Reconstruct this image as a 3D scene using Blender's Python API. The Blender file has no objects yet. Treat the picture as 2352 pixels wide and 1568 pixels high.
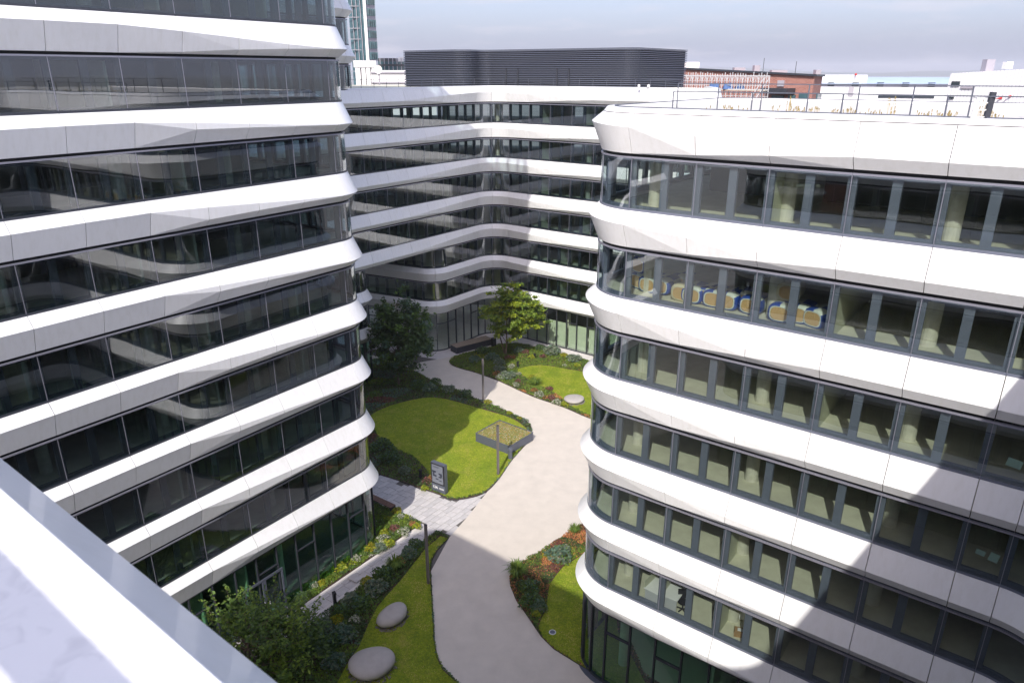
import bpy, math, random
from mathutils import Vector, Matrix, noise
R = math.radians
sc = bpy.context.scene
COL = sc.collection
rnd = random.Random(7)

# ------------------------------------------------------------------ camera, sky, sun, exposure
FPX, PITCH, S, ZC = 1660.0, R(20.4), 3.7, 29.6      # focal length in reference pixels, tilt, storey height, eye height
CX, CY = 1176.0, 784.0
cam = bpy.data.cameras.new('camera')
cam.sensor_width = 36.0
cam.lens = FPX / 2352.0 * 36.0
cam.clip_start, cam.clip_end = 0.05, 30000
cam.dof.use_dof = True
cam.dof.focus_distance = 36.0
cam.dof.aperture_fstop = 3.5
camo = bpy.data.objects.new('camera', cam)
camo.location = (0, 0, ZC)
camo.rotation_euler = (R(90) - PITCH, 0, 0)
COL.objects.link(camo)
sc.camera = camo

SUN_AZ, SUN_EL = R(195.5), R(41.0)                  # azimuth clockwise from +Y
w = bpy.data.worlds.new('World'); sc.world = w; w.use_nodes = True
nt = w.node_tree; nt.nodes.clear()
def N(t, ty, **kw):
    n = t.nodes.new(ty)
    for k, v in kw.items(): setattr(n, k, v)
    return n
sky = N(nt, 'ShaderNodeTexSky', sky_type='NISHITA', sun_disc=False)
sky.sun_elevation = SUN_EL; sky.sun_rotation = SUN_AZ
sky.altitude = 100; sky.air_density = 1.0; sky.dust_density = 4.0; sky.ozone_density = 2.0
tc = N(nt, 'ShaderNodeTexCoord')
mp = N(nt, 'ShaderNodeMapping'); mp.inputs['Scale'].default_value = (8.0, 8.0, 52.0)
no = N(nt, 'ShaderNodeTexNoise'); no.inputs['Scale'].default_value = 1.0; no.inputs['Detail'].default_value = 7; no.inputs['Roughness'].default_value = .55
cr = N(nt, 'ShaderNodeValToRGB'); cr.color_ramp.elements[0].position = .53; cr.color_ramp.elements[1].position = .70
mixc = N(nt, 'ShaderNodeMix', data_type='RGBA'); mixc.inputs['B'].default_value = (2.75, 2.6, 2.85, 1)
mul = N(nt, 'ShaderNodeMath', operation='MULTIPLY'); mul.inputs[1].default_value = .42
tint = N(nt, 'ShaderNodeMix', data_type='RGBA', blend_type='MULTIPLY'); tint.inputs['Factor'].default_value = 1; tint.inputs['B'].default_value = (1.0, .945, 1.0, 1)
bg = N(nt, 'ShaderNodeBackground'); bg.inputs['Strength'].default_value = .14
wo = N(nt, 'ShaderNodeOutputWorld')
L = nt.links.new
L(tc.outputs['Generated'], mp.inputs['Vector']); L(mp.outputs['Vector'], no.inputs['Vector'])
L(no.outputs['Fac'], cr.inputs['Fac']); L(cr.outputs['Color'], mul.inputs[0]); L(mul.outputs[0], mixc.inputs['Factor'])
veil = N(nt, 'ShaderNodeMix', data_type='RGBA'); veil.inputs['Factor'].default_value = .52; veil.inputs['B'].default_value = (1.50, 1.70, 2.48, 1)   # thin high cloud over the whole sky
L(sky.outputs['Color'], tint.inputs['A']); L(tint.outputs['Result'], veil.inputs['A']); L(veil.outputs['Result'], mixc.inputs['A'])
L(mixc.outputs['Result'], bg.inputs['Color']); L(bg.outputs['Background'], wo.inputs['Surface'])

sl = bpy.data.lights.new('sun', 'SUN'); sl.energy = 2.1; sl.angle = R(.55); sl.color = (1.0, .955, .89)
so = bpy.data.objects.new('sun', sl); COL.objects.link(so)
sdir = Vector((-math.sin(SUN_AZ) * math.cos(SUN_EL), -math.cos(SUN_AZ) * math.cos(SUN_EL), -math.sin(SUN_EL)))
so.rotation_euler = sdir.to_track_quat('-Z', 'Y').to_euler(); so.location = (0, -60, 120)

vs = sc.view_settings
vs.view_transform = 'Standard'; vs.look = 'None'; vs.gamma = 1; vs.exposure = 1.22; vs.use_curve_mapping = False
sc.render.engine = 'CYCLES'
cy = sc.cycles
cy.use_denoising = True
cy.max_bounces = 10; cy.diffuse_bounces = 6; cy.glossy_bounces = 5; cy.transmission_bounces = 6; cy.transparent_max_bounces = 24
cy.sample_clamp_indirect = 10.0; cy.caustics_reflective = False; cy.caustics_refractive = False

# ------------------------------------------------------------------ helpers
def ray(x, y):
    u = (x - CX) / FPX; v = (y - CY) / FPX
    return Vector((u, math.cos(PITCH) - v * math.sin(PITCH), -math.sin(PITCH) - v * math.cos(PITCH)))
def at(x, y, z=0.0):                 # place measured in the photograph, on the level z
    d = ray(x, y); t = (z - ZC) / d.z
    return Vector((t * d.x, t * d.y, z))
def atY(x, y, Y):                    # place measured in the photograph, at distance Y
    d = ray(x, y); t = Y / d.y
    return Vector((t * d.x, Y, ZC + t * d.z))
def ztop(k): return ZC - (k - .6) * S
def zbot(k): return ZC - (k - .2) * S

def mat(name, col, rough=.6, metal=0.0, var=0.0, scale=6.0, bump=0.0, bscale=40.0, spec=.5, col2=None, coat=0.0, aniso=None):
    m = bpy.data.materials.new(name); m.use_nodes = True
    t = m.node_tree; b = t.nodes['Principled BSDF']
    b.inputs['Base Color'].default_value = (*col, 1); b.inputs['Roughness'].default_value = rough
    b.inputs['Metallic'].default_value = metal; b.inputs['Specular IOR Level'].default_value = spec
    b.inputs['Coat Weight'].default_value = coat
    if var or col2:
        tcn = N(t, 'ShaderNodeTexCoord'); mpn = N(t, 'ShaderNodeMapping')
        if aniso: mpn.inputs['Scale'].default_value = aniso
        n = N(t, 'ShaderNodeTexNoise'); n.inputs['Scale'].default_value = scale; n.inputs['Detail'].default_value = 8; n.inputs['Roughness'].default_value = .6
        t.links.new(tcn.outputs['Object'], mpn.inputs['Vector']); t.links.new(mpn.outputs['Vector'], n.inputs['Vector'])
        r = N(t, 'ShaderNodeValToRGB')
        c2 = col2 or tuple(c * (1 - var) for c in col)
        c1 = col if col2 else tuple(min(1, c * (1 + var)) for c in col)
        r.color_ramp.elements[0].color = (*c2, 1); r.color_ramp.elements[1].color = (*c1, 1)
        r.color_ramp.elements[0].position = .32; r.color_ramp.elements[1].position = .68
        t.links.new(n.outputs['Fac'], r.inputs['Fac']); t.links.new(r.outputs['Color'], b.inputs['Base Color'])
    if bump:
        tcn = N(t, 'ShaderNodeTexCoord')
        n = N(t, 'ShaderNodeTexNoise'); n.inputs['Scale'].default_value = bscale; n.inputs['Detail'].default_value = 5
        bp = N(t, 'ShaderNodeBump'); bp.inputs['Strength'].default_value = bump; bp.inputs['Distance'].default_value = .05
        t.links.new(tcn.outputs['Object'], n.inputs['Vector']); t.links.new(n.outputs['Fac'], bp.inputs['Height']); t.links.new(bp.outputs['Normal'], b.inputs['Normal'])
    return m
def glass(name, tint_c, f0, wav=0.0, rough=0.0):
    m = bpy.data.materials.new(name); m.use_nodes = True
    t = m.node_tree; t.nodes.clear()
    out = N(t, 'ShaderNodeOutputMaterial'); mx = N(t, 'ShaderNodeMixShader')
    tr = N(t, 'ShaderNodeBsdfTransparent'); tr.inputs['Color'].default_value = (*tint_c, 1)
    gl = N(t, 'ShaderNodeBsdfGlossy'); gl.inputs['Roughness'].default_value = rough; gl.inputs['Color'].default_value = (.92, .96, 1, 1)
    ge = N(t, 'ShaderNodeNewGeometry')
    dt = N(t, 'ShaderNodeVectorMath', operation='DOT_PRODUCT')
    ab = N(t, 'ShaderNodeMath', operation='ABSOLUTE'); su = N(t, 'ShaderNodeMath', operation='SUBTRACT'); su.inputs[0].default_value = 1
    pw = N(t, 'ShaderNodeMath', operation='POWER'); pw.inputs[1].default_value = 4.6
    ma = N(t, 'ShaderNodeMath', operation='MULTIPLY_ADD'); ma.inputs[1].default_value = 1 - f0; ma.inputs[2].default_value = f0
    k = t.links.new
    k(ge.outputs['Incoming'], dt.inputs[0]); k(ge.outputs['Normal'], dt.inputs[1]); k(dt.outputs['Value'], ab.inputs[0])
    k(ab.outputs[0], su.inputs[1]); k(su.outputs[0], pw.inputs[0]); k(pw.outputs[0], ma.inputs[0]); k(ma.outputs[0], mx.inputs['Fac'])
    if wav:
        tcn = N(t, 'ShaderNodeTexCoord'); n = N(t, 'ShaderNodeTexNoise'); n.inputs['Scale'].default_value = .55; n.inputs['Detail'].default_value = 1
        bp = N(t, 'ShaderNodeBump'); bp.inputs['Strength'].default_value = wav; bp.inputs['Distance'].default_value = .06
        k(tcn.outputs['Object'], n.inputs['Vector']); k(n.outputs['Fac'], bp.inputs['Height']); k(bp.outputs['Normal'], gl.inputs['Normal'])
    k(tr.outputs[0], mx.inputs[1]); k(gl.outputs[0], mx.inputs[2]); k(mx.outputs[0], out.inputs['Surface'])
    return m
def leafmat(name, col, var=.25, trans=.35):
    m = bpy.data.materials.new(name); m.use_nodes = True
    t = m.node_tree; t.nodes.clear(); k = t.links.new
    out = N(t, 'ShaderNodeOutputMaterial'); mx = N(t, 'ShaderNodeMixShader'); mx.inputs['Fac'].default_value = trans
    d = N(t, 'ShaderNodeBsdfPrincipled'); d.inputs['Roughness'].default_value = .55; d.inputs['Specular IOR Level'].default_value = .35
    tl = N(t, 'ShaderNodeBsdfTranslucent')
    ge = N(t, 'ShaderNodeNewGeometry'); r = N(t, 'ShaderNodeValToRGB')
    r.color_ramp.elements[0].color = (*[c * (1 - var) for c in col], 1); r.color_ramp.elements[1].color = (*[min(1, c * (1 + var)) for c in col], 1)
    k(ge.outputs['Random Per Island'], r.inputs['Fac']); k(r.outputs['Color'], d.inputs['Base Color']); k(r.outputs['Color'], tl.inputs['Color'])
    k(d.outputs[0], mx.inputs[1]); k(tl.outputs[0], mx.inputs[2]); k(mx.outputs[0], out.inputs['Surface'])
    return m

MT = dict(
    white=mat('white_coated_aluminium', (.86, .86, .86), .34, var=.02, scale=.6, coat=.15),
    coping=mat('white_coping_metal', (.80, .80, .81), .32, var=.03, scale=3, coat=.1),
    frame_shaded=mat('shaded_anthracite_frame', (.05, .055, .07), .42, var=.06, scale=3),  # unlit copy of the frame below, its shade put into the colour
    frame=mat('anthracite_frame', (.15, .165, .215), .42, var=.06, scale=3),
    rail=mat('grey_anodised_rail', (.30, .30, .36), .35, metal=.4),
    slot=mat('dark_slot_backing', (.012, .013, .016), .8),  # near-black colour puts the shade of open gaps into the backing
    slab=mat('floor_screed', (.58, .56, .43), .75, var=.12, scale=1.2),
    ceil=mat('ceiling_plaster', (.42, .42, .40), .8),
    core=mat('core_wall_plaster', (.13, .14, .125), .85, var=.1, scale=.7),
    part=mat('partition_board', (.52, .53, .40), .8, var=.05),
    conc=mat('fair_faced_concrete', (.58, .56, .46), .75, var=.1, scale=4),
    pane=glass('facade_glass', (.40, .50, .51), .155, wav=.045),
    panel=glass('clear_facade_glass', (.70, .76, .73), .17, wav=.045),
    panec=glass('curved_facade_glass', (.64, .72, .72), .16, wav=.35),
    shopc=glass('clear_shop_glass', (.80, .88, .82), .10),
    shop=glass('ground_floor_glass', (.46, .74, .60), .10),
    roofgravel=mat('pale_roof_gravel', (.62, .60, .56), .9, var=.12, scale=9, bump=.4, bscale=30),
    rooftop=mat('roof_membrane', (.45, .45, .45), .8, var=.1, scale=1),
    dark=mat('dark_painted_steel', (.035, .038, .048), .45, var=.1, scale=4),
    steel=mat('blue_grey_steel', (.09, .10, .13), .45, var=.06),
    post=mat('bronze_grey_post', (.14, .125, .125), .5, var=.06),
    louver=mat('charcoal_louver', (.095, .105, .14), .38, metal=.25, var=.05),
    path=mat('beige_resin_path', (.60, .545, .475), .88, var=.06, scale=.9, bump=.25, bscale=60),
    edging=mat('pale_edging_stone', (.64, .60, .57), .85, var=.08, scale=2.3),
    slabstone=mat('pale_granite_slab', (.54, .515, .505), .85, var=.1, scale=2.3, bump=.15, bscale=50),
    slabstone2=mat('grey_granite_slab', (.485, .465, .46), .85, var=.1, scale=2.0, bump=.15, bscale=50),
    joint=mat('paving_joint_sand', (.12, .11, .10), .95, var=.15, scale=8),
    plaza=mat('pale_plaza_paving', (.60, .565, .545), .88, var=.07, scale=1.2, bump=.2, bscale=40),
    lawn=None,
    soil=mat('mulch_soil', (.085, .055, .038), .95, var=.4, scale=9, bump=.8, bscale=25),
    gravel=mat('pebble_gravel', (.27, .24, .22), .9, var=.4, scale=30, bump=1, bscale=40),
    boulder=mat('smooth_cast_stone', (.40, .37, .345), .7, var=.07, scale=2.5, bump=.15, bscale=30),
    wood=mat('brown_slats', (.16, .085, .06), .65, var=.25, scale=4, aniso=(1, 9, 1)),
    woodgrey=mat('weathered_wood', (.26, .215, .17), .75, var=.25, scale=4, aniso=(1, 9, 1)),
    sedum=mat('sedum_mat', (.36, .30, .10), .95, col2=(.17, .19, .06), scale=6, bump=.8, bscale=25),
    ground=mat('city_ground', (.22, .215, .20), .95, var=.2, scale=.02),
    hill=mat('hazy_wooded_hill', (.05, .075, .05), .95, var=.2, scale=.004),
    bark=mat('tree_bark', (.14, .105, .075), .9, var=.35, scale=9, bump=.7, bscale=25),
    blk=mat('black_powder_coat', (.018, .018, .022), .5),
    whitepaint=mat('white_paint', (.78, .77, .76), .6, var=.03),
    scaf=mat('galvanised_tube', (.62, .62, .63), .45, metal=.3),
    plank=mat('scaffold_plank', (.45, .40, .33), .8, var=.2),
    blue=mat('blue_tarpaulin', (.05, .12, .30), .6, var=.3, scale=2),
    tglass=mat('teal_tower_glass', (.05, .11, .13), .12, var=.35, scale=.5, spec=.8),
    tband=mat('grey_tower_band', (.36, .34, .38), .6),
    dglass=mat('dark_far_glass', (.03, .04, .05), .12, spec=.7),
    bluer=mat('pale_blue_roof', (.42, .52, .68), .5, var=.06, scale=.2),
    red=mat('red_paint', (.5, .03, .03), .5),
    paper=mat('mint_paper', (.45, .62, .55), .9),
    core_end=mat('mineral_wool', (.55, .36, .16), .95, var=.3, scale=18, aniso=(1, 1, 6), bump=.5, bscale=30),
    wrapw=mat('white_plastic_wrap', (.62, .66, .58), .35, var=.08, scale=3),
    wrapb=mat('blue_plastic_wrap', (.03, .08, .36), .35, var=.15, scale=4),
    wrapc=mat('cream_plastic_wrap', (.60, .54, .36), .4, var=.08, scale=3),
    shirt=mat('white_shirt', (.55, .55, .58), .8), skin=mat('skin', (.38, .24, .17), .6), trous=mat('dark_trousers', (.05, .05, .06), .8),
    hair=mat('dark_hair', (.03, .02, .015), .7),
    screen=mat('map_screen', (.17, .185, .22), .25), screend=mat('map_print_dark', (.035, .04, .06), .4), letter=mat('white_lettering', (.8, .8, .8), .5),
    straw=leafmat('dry_straw', (.42, .32, .12), .3, .3),
    blind=mat('pale_green_blind', (.50, .54, .42), .8, var=.08, scale=1.5),
    cardboard=mat('cardboard', (.35, .21, .10), .85),
)
# brick with real courses in the material (far away)
def lawnmat():
    m = bpy.data.materials.new('mown_lawn'); m.use_nodes = True; t = m.node_tree; b = t.nodes['Principled BSDF']; b.inputs['Roughness'].default_value = .95; b.inputs['Specular IOR Level'].default_value = .2
    tcn = N(t, 'ShaderNodeTexCoord'); k = t.links.new
    def nz(sc_, det, p0, p1, c0, c1):
        n = N(t, 'ShaderNodeTexNoise'); n.inputs['Scale'].default_value = sc_; n.inputs['Detail'].default_value = det; n.inputs['Roughness'].default_value = .65
        r = N(t, 'ShaderNodeValToRGB'); r.color_ramp.elements[0].position = p0; r.color_ramp.elements[1].position = p1; r.color_ramp.elements[0].color = (*c0, 1); r.color_ramp.elements[1].color = (*c1, 1)
        k(tcn.outputs['Object'], n.inputs['Vector']); k(n.outputs['Fac'], r.inputs['Fac']); return r
    base = nz(7.0, 9, .30, .70, (.15, .23, .016), (.37, .42, .035)); dry = nz(.75, 6, .53, .76, (0, 0, 0), (1, 1, 1)); bare = nz(2.3, 5, .70, .80, (0, 0, 0), (1, 1, 1)); soft = nz(.35, 3, .3, .7, (.78, .86, .8), (1.08, 1.0, 1.0))
    m1 = N(t, 'ShaderNodeMix', data_type='RGBA'); m1.inputs['B'].default_value = (.44, .38, .10, 1); f1 = N(t, 'ShaderNodeMath', operation='MULTIPLY'); f1.inputs[1].default_value = .6
    k(dry.outputs['Color'], f1.inputs[0]); k(f1.outputs[0], m1.inputs['Factor']); k(base.outputs['Color'], m1.inputs['A'])
    m2 = N(t, 'ShaderNodeMix', data_type='RGBA'); m2.inputs['B'].default_value = (.42, .25, .13, 1); f2 = N(t, 'ShaderNodeMath', operation='MULTIPLY'); f2.inputs[1].default_value = .55
    k(bare.outputs['Color'], f2.inputs[0]); k(f2.outputs[0], m2.inputs['Factor']); k(m1.outputs['Result'], m2.inputs['A'])
    m3 = N(t, 'ShaderNodeMix', data_type='RGBA', blend_type='MULTIPLY'); m3.inputs['Factor'].default_value = 1; k(m2.outputs['Result'], m3.inputs['A']); k(soft.outputs['Color'], m3.inputs['B']); k(m3.outputs['Result'], b.inputs['Base Color'])
    n = N(t, 'ShaderNodeTexNoise'); n.inputs['Scale'].default_value = 40; n.inputs['Detail'].default_value = 6; bp = N(t, 'ShaderNodeBump'); bp.inputs['Strength'].default_value = .9; bp.inputs['Distance'].default_value = .06
    k(tcn.outputs['Object'], n.inputs['Vector']); k(n.outputs['Fac'], bp.inputs['Height']); k(bp.outputs['Normal'], b.inputs['Normal'])
    return m
MT['lawn'] = lawnmat()
def scuffed():
    m = MT['coping'].copy(); m.name = 'scuffed_white_coping'; t = m.node_tree; b = t.nodes['Principled BSDF']; k = t.links.new
    for l in list(b.inputs['Base Color'].links): t.links.remove(l)
    tcn = N(t, 'ShaderNodeTexCoord'); n = N(t, 'ShaderNodeTexNoise'); n.inputs['Scale'].default_value = 9; n.inputs['Detail'].default_value = 8; n.inputs['Distortion'].default_value = 1.2
    r = N(t, 'ShaderNodeValToRGB'); r.color_ramp.elements[0].position = .22; r.color_ramp.elements[1].position = .50; r.color_ramp.elements[0].color = (.62, .62, .64, 1); r.color_ramp.elements[1].color = (.78, .78, .79, 1)
    k(tcn.outputs['Object'], n.inputs['Vector']); k(n.outputs['Fac'], r.inputs['Fac']); k(r.outputs['Color'], b.inputs['Base Color'])
    return m
MT['scuffed'] = scuffed()
def whitemat():
    m = MT['white']; t = m.node_tree; b = t.nodes['Principled BSDF']; k = t.links.new
    for l in list(b.inputs['Base Color'].links): t.links.remove(l)
    tcn = N(t, 'ShaderNodeTexCoord'); mpn = N(t, 'ShaderNodeMapping'); mpn.inputs['Scale'].default_value = (1, 1, .16)
    n = N(t, 'ShaderNodeTexNoise'); n.inputs['Scale'].default_value = 5.0; n.inputs['Detail'].default_value = 7; n.inputs['Roughness'].default_value = .62
    r = N(t, 'ShaderNodeValToRGB'); r.color_ramp.elements[0].position = .25; r.color_ramp.elements[1].position = .55; r.color_ramp.elements[0].color = (.81, .807, .79, 1); r.color_ramp.elements[1].color = (.87, .87, .87, 1)
    oi = N(t, 'ShaderNodeObjectInfo'); ma = N(t, 'ShaderNodeMath', operation='MULTIPLY_ADD'); ma.inputs[1].default_value = .07; ma.inputs[2].default_value = .93
    mx = N(t, 'ShaderNodeMix', data_type='RGBA', blend_type='MULTIPLY'); mx.inputs['Factor'].default_value = 1
    k(tcn.outputs['Object'], mpn.inputs['Vector']); k(mpn.outputs['Vector'], n.inputs['Vector']); k(n.outputs['Fac'], r.inputs['Fac']); k(oi.outputs['Random'], ma.inputs[0]); k(r.outputs['Color'], mx.inputs['A']); k(ma.outputs[0], mx.inputs['B']); k(mx.outputs['Result'], b.inputs['Base Color'])
whitemat()
def brickmat():
    m = bpy.data.materials.new('red_brick_far'); m.use_nodes = True; t = m.node_tree; b = t.nodes['Principled BSDF']; b.inputs['Roughness'].default_value = .9
    tcn = N(t, 'ShaderNodeTexCoord'); mpn = N(t, 'ShaderNodeMapping'); mpn.inputs['Rotation'].default_value = (R(90), 0, 0)
    br = N(t, 'ShaderNodeTexBrick'); br.inputs['Scale'].default_value = 1.6; br.inputs['Color1'].default_value = (.27, .095, .07, 1); br.inputs['Color2'].default_value = (.37, .15, .115, 1); br.inputs['Mortar'].default_value = (.40, .27, .23, 1); br.inputs['Mortar Size'].default_value = .03
    br.inputs['Bias'].default_value = -.1
    t.links.new(tcn.outputs['Object'], mpn.inputs['Vector']); t.links.new(mpn.outputs['Vector'], br.inputs['Vector']); t.links.new(br.outputs['Color'], b.inputs['Base Color'])
    return m
MT['brick'] = brickmat()
def ribmat():
    m = bpy.data.materials.new('white_ribbed_cladding'); m.use_nodes = True; t = m.node_tree; b = t.nodes['Principled BSDF']; b.inputs['Roughness'].default_value = .55
    tcn = N(t, 'ShaderNodeTexCoord'); wv = N(t, 'ShaderNodeTexWave', wave_type='BANDS', bands_direction='X'); wv.inputs['Scale'].default_value = 1.5; wv.inputs['Distortion'].default_value = 0
    r = N(t, 'ShaderNodeValToRGB'); r.color_ramp.elements[0].color = (.50, .51, .55, 1); r.color_ramp.elements[1].color = (.80, .80, .82, 1); r.color_ramp.elements[0].position = .02; r.color_ramp.elements[1].position = .14
    t.links.new(tcn.outputs['Object'], wv.inputs['Vector']); t.links.new(wv.outputs['Fac'], r.inputs['Fac']); t.links.new(r.outputs['Color'], b.inputs['Base Color'])
    return m
MT['rib'] = ribmat()

LEAF = dict(
    dark=leafmat('dark_leaf', (.075, .125, .04)), mid=leafmat('mid_leaf', (.12, .20, .04)), light=leafmat('light_leaf', (.17, .25, .035)),
    lime=leafmat('lime_leaf', (.30, .36, .03)), yellow=leafmat('yellow_leaf', (.42, .34, .03)), grey=leafmat('silver_leaf', (.22, .26, .18)),
    red=leafmat('red_leaf', (.20, .075, .06)), pink=leafmat('pink_flower', (.36, .15, .15)), white=leafmat('white_flower', (.62, .60, .50), .1),
    orange=leafmat('orange_leaf', (.55, .24, .10)), teal=leafmat('blue_green_leaf', (.12, .20, .14)), grass=leafmat('grass_blade', (.29, .38, .025), .5), drygrass=leafmat('dry_grass_blade', (.46, .40, .10), .35), deepgrass=leafmat('deep_grass_blade', (.13, .21, .018), .45))

class MB:
    def __init__(s): s.v = []; s.f = []; s.m = []; s.sharp = None; s.smooth = False
    def quad(s, a, b, c, d, m=0):
        i = len(s.v); s.v += [tuple(a), tuple(b), tuple(c), tuple(d)]; s.f.append((i, i + 1, i + 2, i + 3)); s.m.append(m)
    def box(s, c, size, rz=0.0, m=0):
        x, y, z = size[0] / 2, size[1] / 2, size[2] / 2; ca, sa = math.cos(rz), math.sin(rz); i = len(s.v)
        for dz in (-z, z):
            for dx, dy in ((-x, -y), (x, -y), (x, y), (-x, y)):
                s.v.append((c[0] + dx * ca - dy * sa, c[1] + dx * sa + dy * ca, c[2] + dz))
        for f in ((3, 2, 1, 0), (4, 5, 6, 7), (0, 1, 5, 4), (1, 2, 6, 5), (2, 3, 7, 6), (3, 0, 4, 7)):
            s.f.append(tuple(i + q for q in f)); s.m.append(m)
    def prism(s, poly, z0, z1, m=0, mside=None, bottom=True):
        n = len(poly); i = len(s.v)
        for z in (z0, z1): s.v += [(p[0], p[1], z) for p in poly]
        area = sum(poly[j][0] * poly[(j + 1) % n][1] - poly[(j + 1) % n][0] * poly[j][1] for j in range(n))
        up = tuple(range(i + n, i + 2 * n)); dn = tuple(range(i, i + n))
        if area < 0: up = up[::-1]
        else: dn = dn[::-1]
        s.f.append(up); s.m.append(m)
        if bottom: s.f.append(dn); s.m.append(m)
        for j in range(n):
            k = (j + 1) % n; q = (i + j, i + k, i + n + k, i + n + j)
            s.f.append(q if area > 0 else q[::-1]); s.m.append(m if mside is None else mside)
    def bar(s, a, b, wd, h=None, m=0, sides=4, up=Vector((0, 0, 1)), w2=None):
        a = Vector(a); b = Vector(b); d = (b - a).normalized()
        if abs(d.dot(up)) > .99: up = Vector((0, 1, 0))
        x = d.cross(up).normalized(); y = x.cross(d).normalized(); h = h or wd; i = len(s.v); w2 = 1 if w2 is None else w2
        for p, kf in ((a, 1), (b, w2)):
            for q in range(sides):
                an = 2 * math.pi * (q + .5) / sides; f = 1 / math.cos(math.pi / sides)
                s.v.append(tuple(p + x * (math.cos(an) * wd / 2 * f * kf) + y * (math.sin(an) * h / 2 * f * kf)))
        for q in range(sides):
            k = (q + 1) % sides; s.f.append((i + q, i + k, i + sides + k, i + sides + q)); s.m.append(m)
        s.f.append(tuple(i + q for q in range(sides))[::-1]); s.m.append(m)
        s.f.append(tuple(i + sides + q for q in range(sides))); s.m.append(m)
    def lathe(s, c, prof, n=20, m=0):
        i = len(s.v)
        for r_, z in prof:
            for q in range(n): s.v.append((c[0] + r_ * math.cos(2 * math.pi * q / n), c[1] + r_ * math.sin(2 * math.pi * q / n), c[2] + z))
        for p in range(len(prof) - 1):
            for q in range(n):
                k = (q + 1) % n; s.f.append((i + p * n + q, i + p * n + k, i + (p + 1) * n + k, i + (p + 1) * n + q)); s.m.append(m)
        s.f.append(tuple(i + q for q in range(n))[::-1]); s.m.append(m)
        j = i + (len(prof) - 1) * n; s.f.append(tuple(j + q for q in range(n))); s.m.append(m)
    def build(s, name, mats, parent=None, smooth=None, kind=None, label=None):
        me = bpy.data.meshes.new(name); me.from_pydata(s.v, [], s.f)
        if not isinstance(mats, (list, tuple)): mats = [mats]
        for m in mats: me.materials.append(m)
        me.polygons.foreach_set('material_index', s.m)
        if smooth or s.smooth:
            me.polygons.foreach_set('use_smooth', [True] * len(s.f))
        me.update()
        o = bpy.data.objects.new(name, me); COL.objects.link(o)
        if parent:
            o.parent = parent
            o.matrix_parent_inverse = parent_inv(parent)
        if kind: o['kind'] = kind
        if label: o['label'] = label
        return o
_BASE = {}
def parent_inv(p):
    if p.name in _BASE: return _BASE[p.name]
    return Matrix.Identity(4)
def tag(o, label=None, cat=None, group=None, kind=None):
    if label: o['label'] = label
    if cat: o['category'] = cat
    if group: o['group'] = group
    if kind: o['kind'] = kind
    return o
def thing(name, label, cat, loc=(0, 0, 0), rz=0.0, group=None, world=False):
    """Empty at the thing's base; world=True: its parts are written in world coordinates."""
    o = bpy.data.objects.new(name, None); COL.objects.link(o); o.location = loc; o.rotation_euler.z = rz
    o.empty_display_size = .3
    if world: _BASE[o.name] = Matrix.Translation(-Vector(loc))
    return tag(o, label, cat, group)
def dup(root, loc, rz=None, label=None, scale=None):
    r_ = root.copy(); COL.objects.link(r_); r_.location = loc
    if rz is not None: r_.rotation_euler.z = rz
    if scale: r_.scale = scale
    if label: r_['label'] = label
    for ch in list(root.children):
        c = ch.copy(); COL.objects.link(c); c.parent = r_
        for g in list(ch.children):
            d = g.copy(); COL.objects.link(d); d.parent = c
    return r_

# ------------------------------------------------------------------ a plan line with rounded corners
class Path:
    def __init__(s, pts):            # pts: (x, y, radius)
        s.seg = []; P = [Vector(p[:2]) for p in pts]; cur = P[0]; s.vert = []
        for i in range(1, len(P)):
            if i == len(P) - 1:
                s.seg.append(('l', cur, P[i])); break
            d0 = (P[i] - P[i - 1]).normalized(); d1 = (P[i + 1] - P[i]).normalized()
            cr_ = d0.x * d1.y - d0.y * d1.x; an = math.atan2(cr_, d0.dot(d1)); r_ = pts[i][2]; t = r_ * math.tan(abs(an) / 2)
            a = P[i] - d0 * t; nrm = Vector((-d0.y, d0.x)) * (1 if an > 0 else -1)
            if (a - cur).length > 1e-4: s.seg.append(('l', cur, a))
            s.seg.append(('a', a + nrm * r_, r_, a, an)); cur = P[i] + d1 * t
        s.s0 = []; L_ = 0
        for g in s.seg:
            s.s0.append(L_); L_ += (g[2] - g[1]).length if g[0] == 'l' else g[2] * abs(g[4])
        s.len = L_
    def at(s, q):
        j = 0
        for i, v in enumerate(s.s0):
            if q >= v - 1e-6: j = i
        g = s.seg[j]; u = q - s.s0[j]
        if g[0] == 'l':
            d = (g[2] - g[1]).normalized(); p = g[1] + d * u
        else:
            an = math.copysign(u / g[2], g[4]); v = Matrix.Rotation(an, 2) @ (g[3] - g[1]); p = g[1] + v
            d = Vector((-v.y, v.x)).normalized() * (1 if g[4] > 0 else -1)
        return p, Vector((d.y, -d.x))
    def off(s, q, o):
        p, n = s.at(q); return p + n * o
    def joints(s, mod=2.7):
        out = []                     # (s0, s1, curved)
        for i, g in enumerate(s.seg):
            a = s.s0[i]; b = s.s0[i + 1] if i + 1 < len(s.seg) else s.len
            if g[0] == 'a':
                n = max(1, round((b - a) / 2.0)) if b - a > 2.6 else 1
                out += [(a + (b - a) * k / n, a + (b - a) * (k + 1) / n, True) for k in range(n)]
            else:
                # straight: whole modules measured from the corner that the photograph shows
                n = int((b - a) / mod + 1e-6); rem = (b - a) - n * mod
                cuts = [a + mod * k for k in range(n + 1)]
                if rem > .5: cuts.append(b)
                else: cuts[-1] = b
                if getattr(s, 'from_end', {}).get(i):
                    cuts = [a + b - c for c in cuts][::-1]
                out += [(cuts[k], cuts[k + 1], False) for k in range(len(cuts) - 1)]
        return out
def cols(s0, s1, curved): 
    n = 9 if curved else 1
    return [s0 + (s1 - s0) * k / n for k in range(n + 1)]
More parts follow.
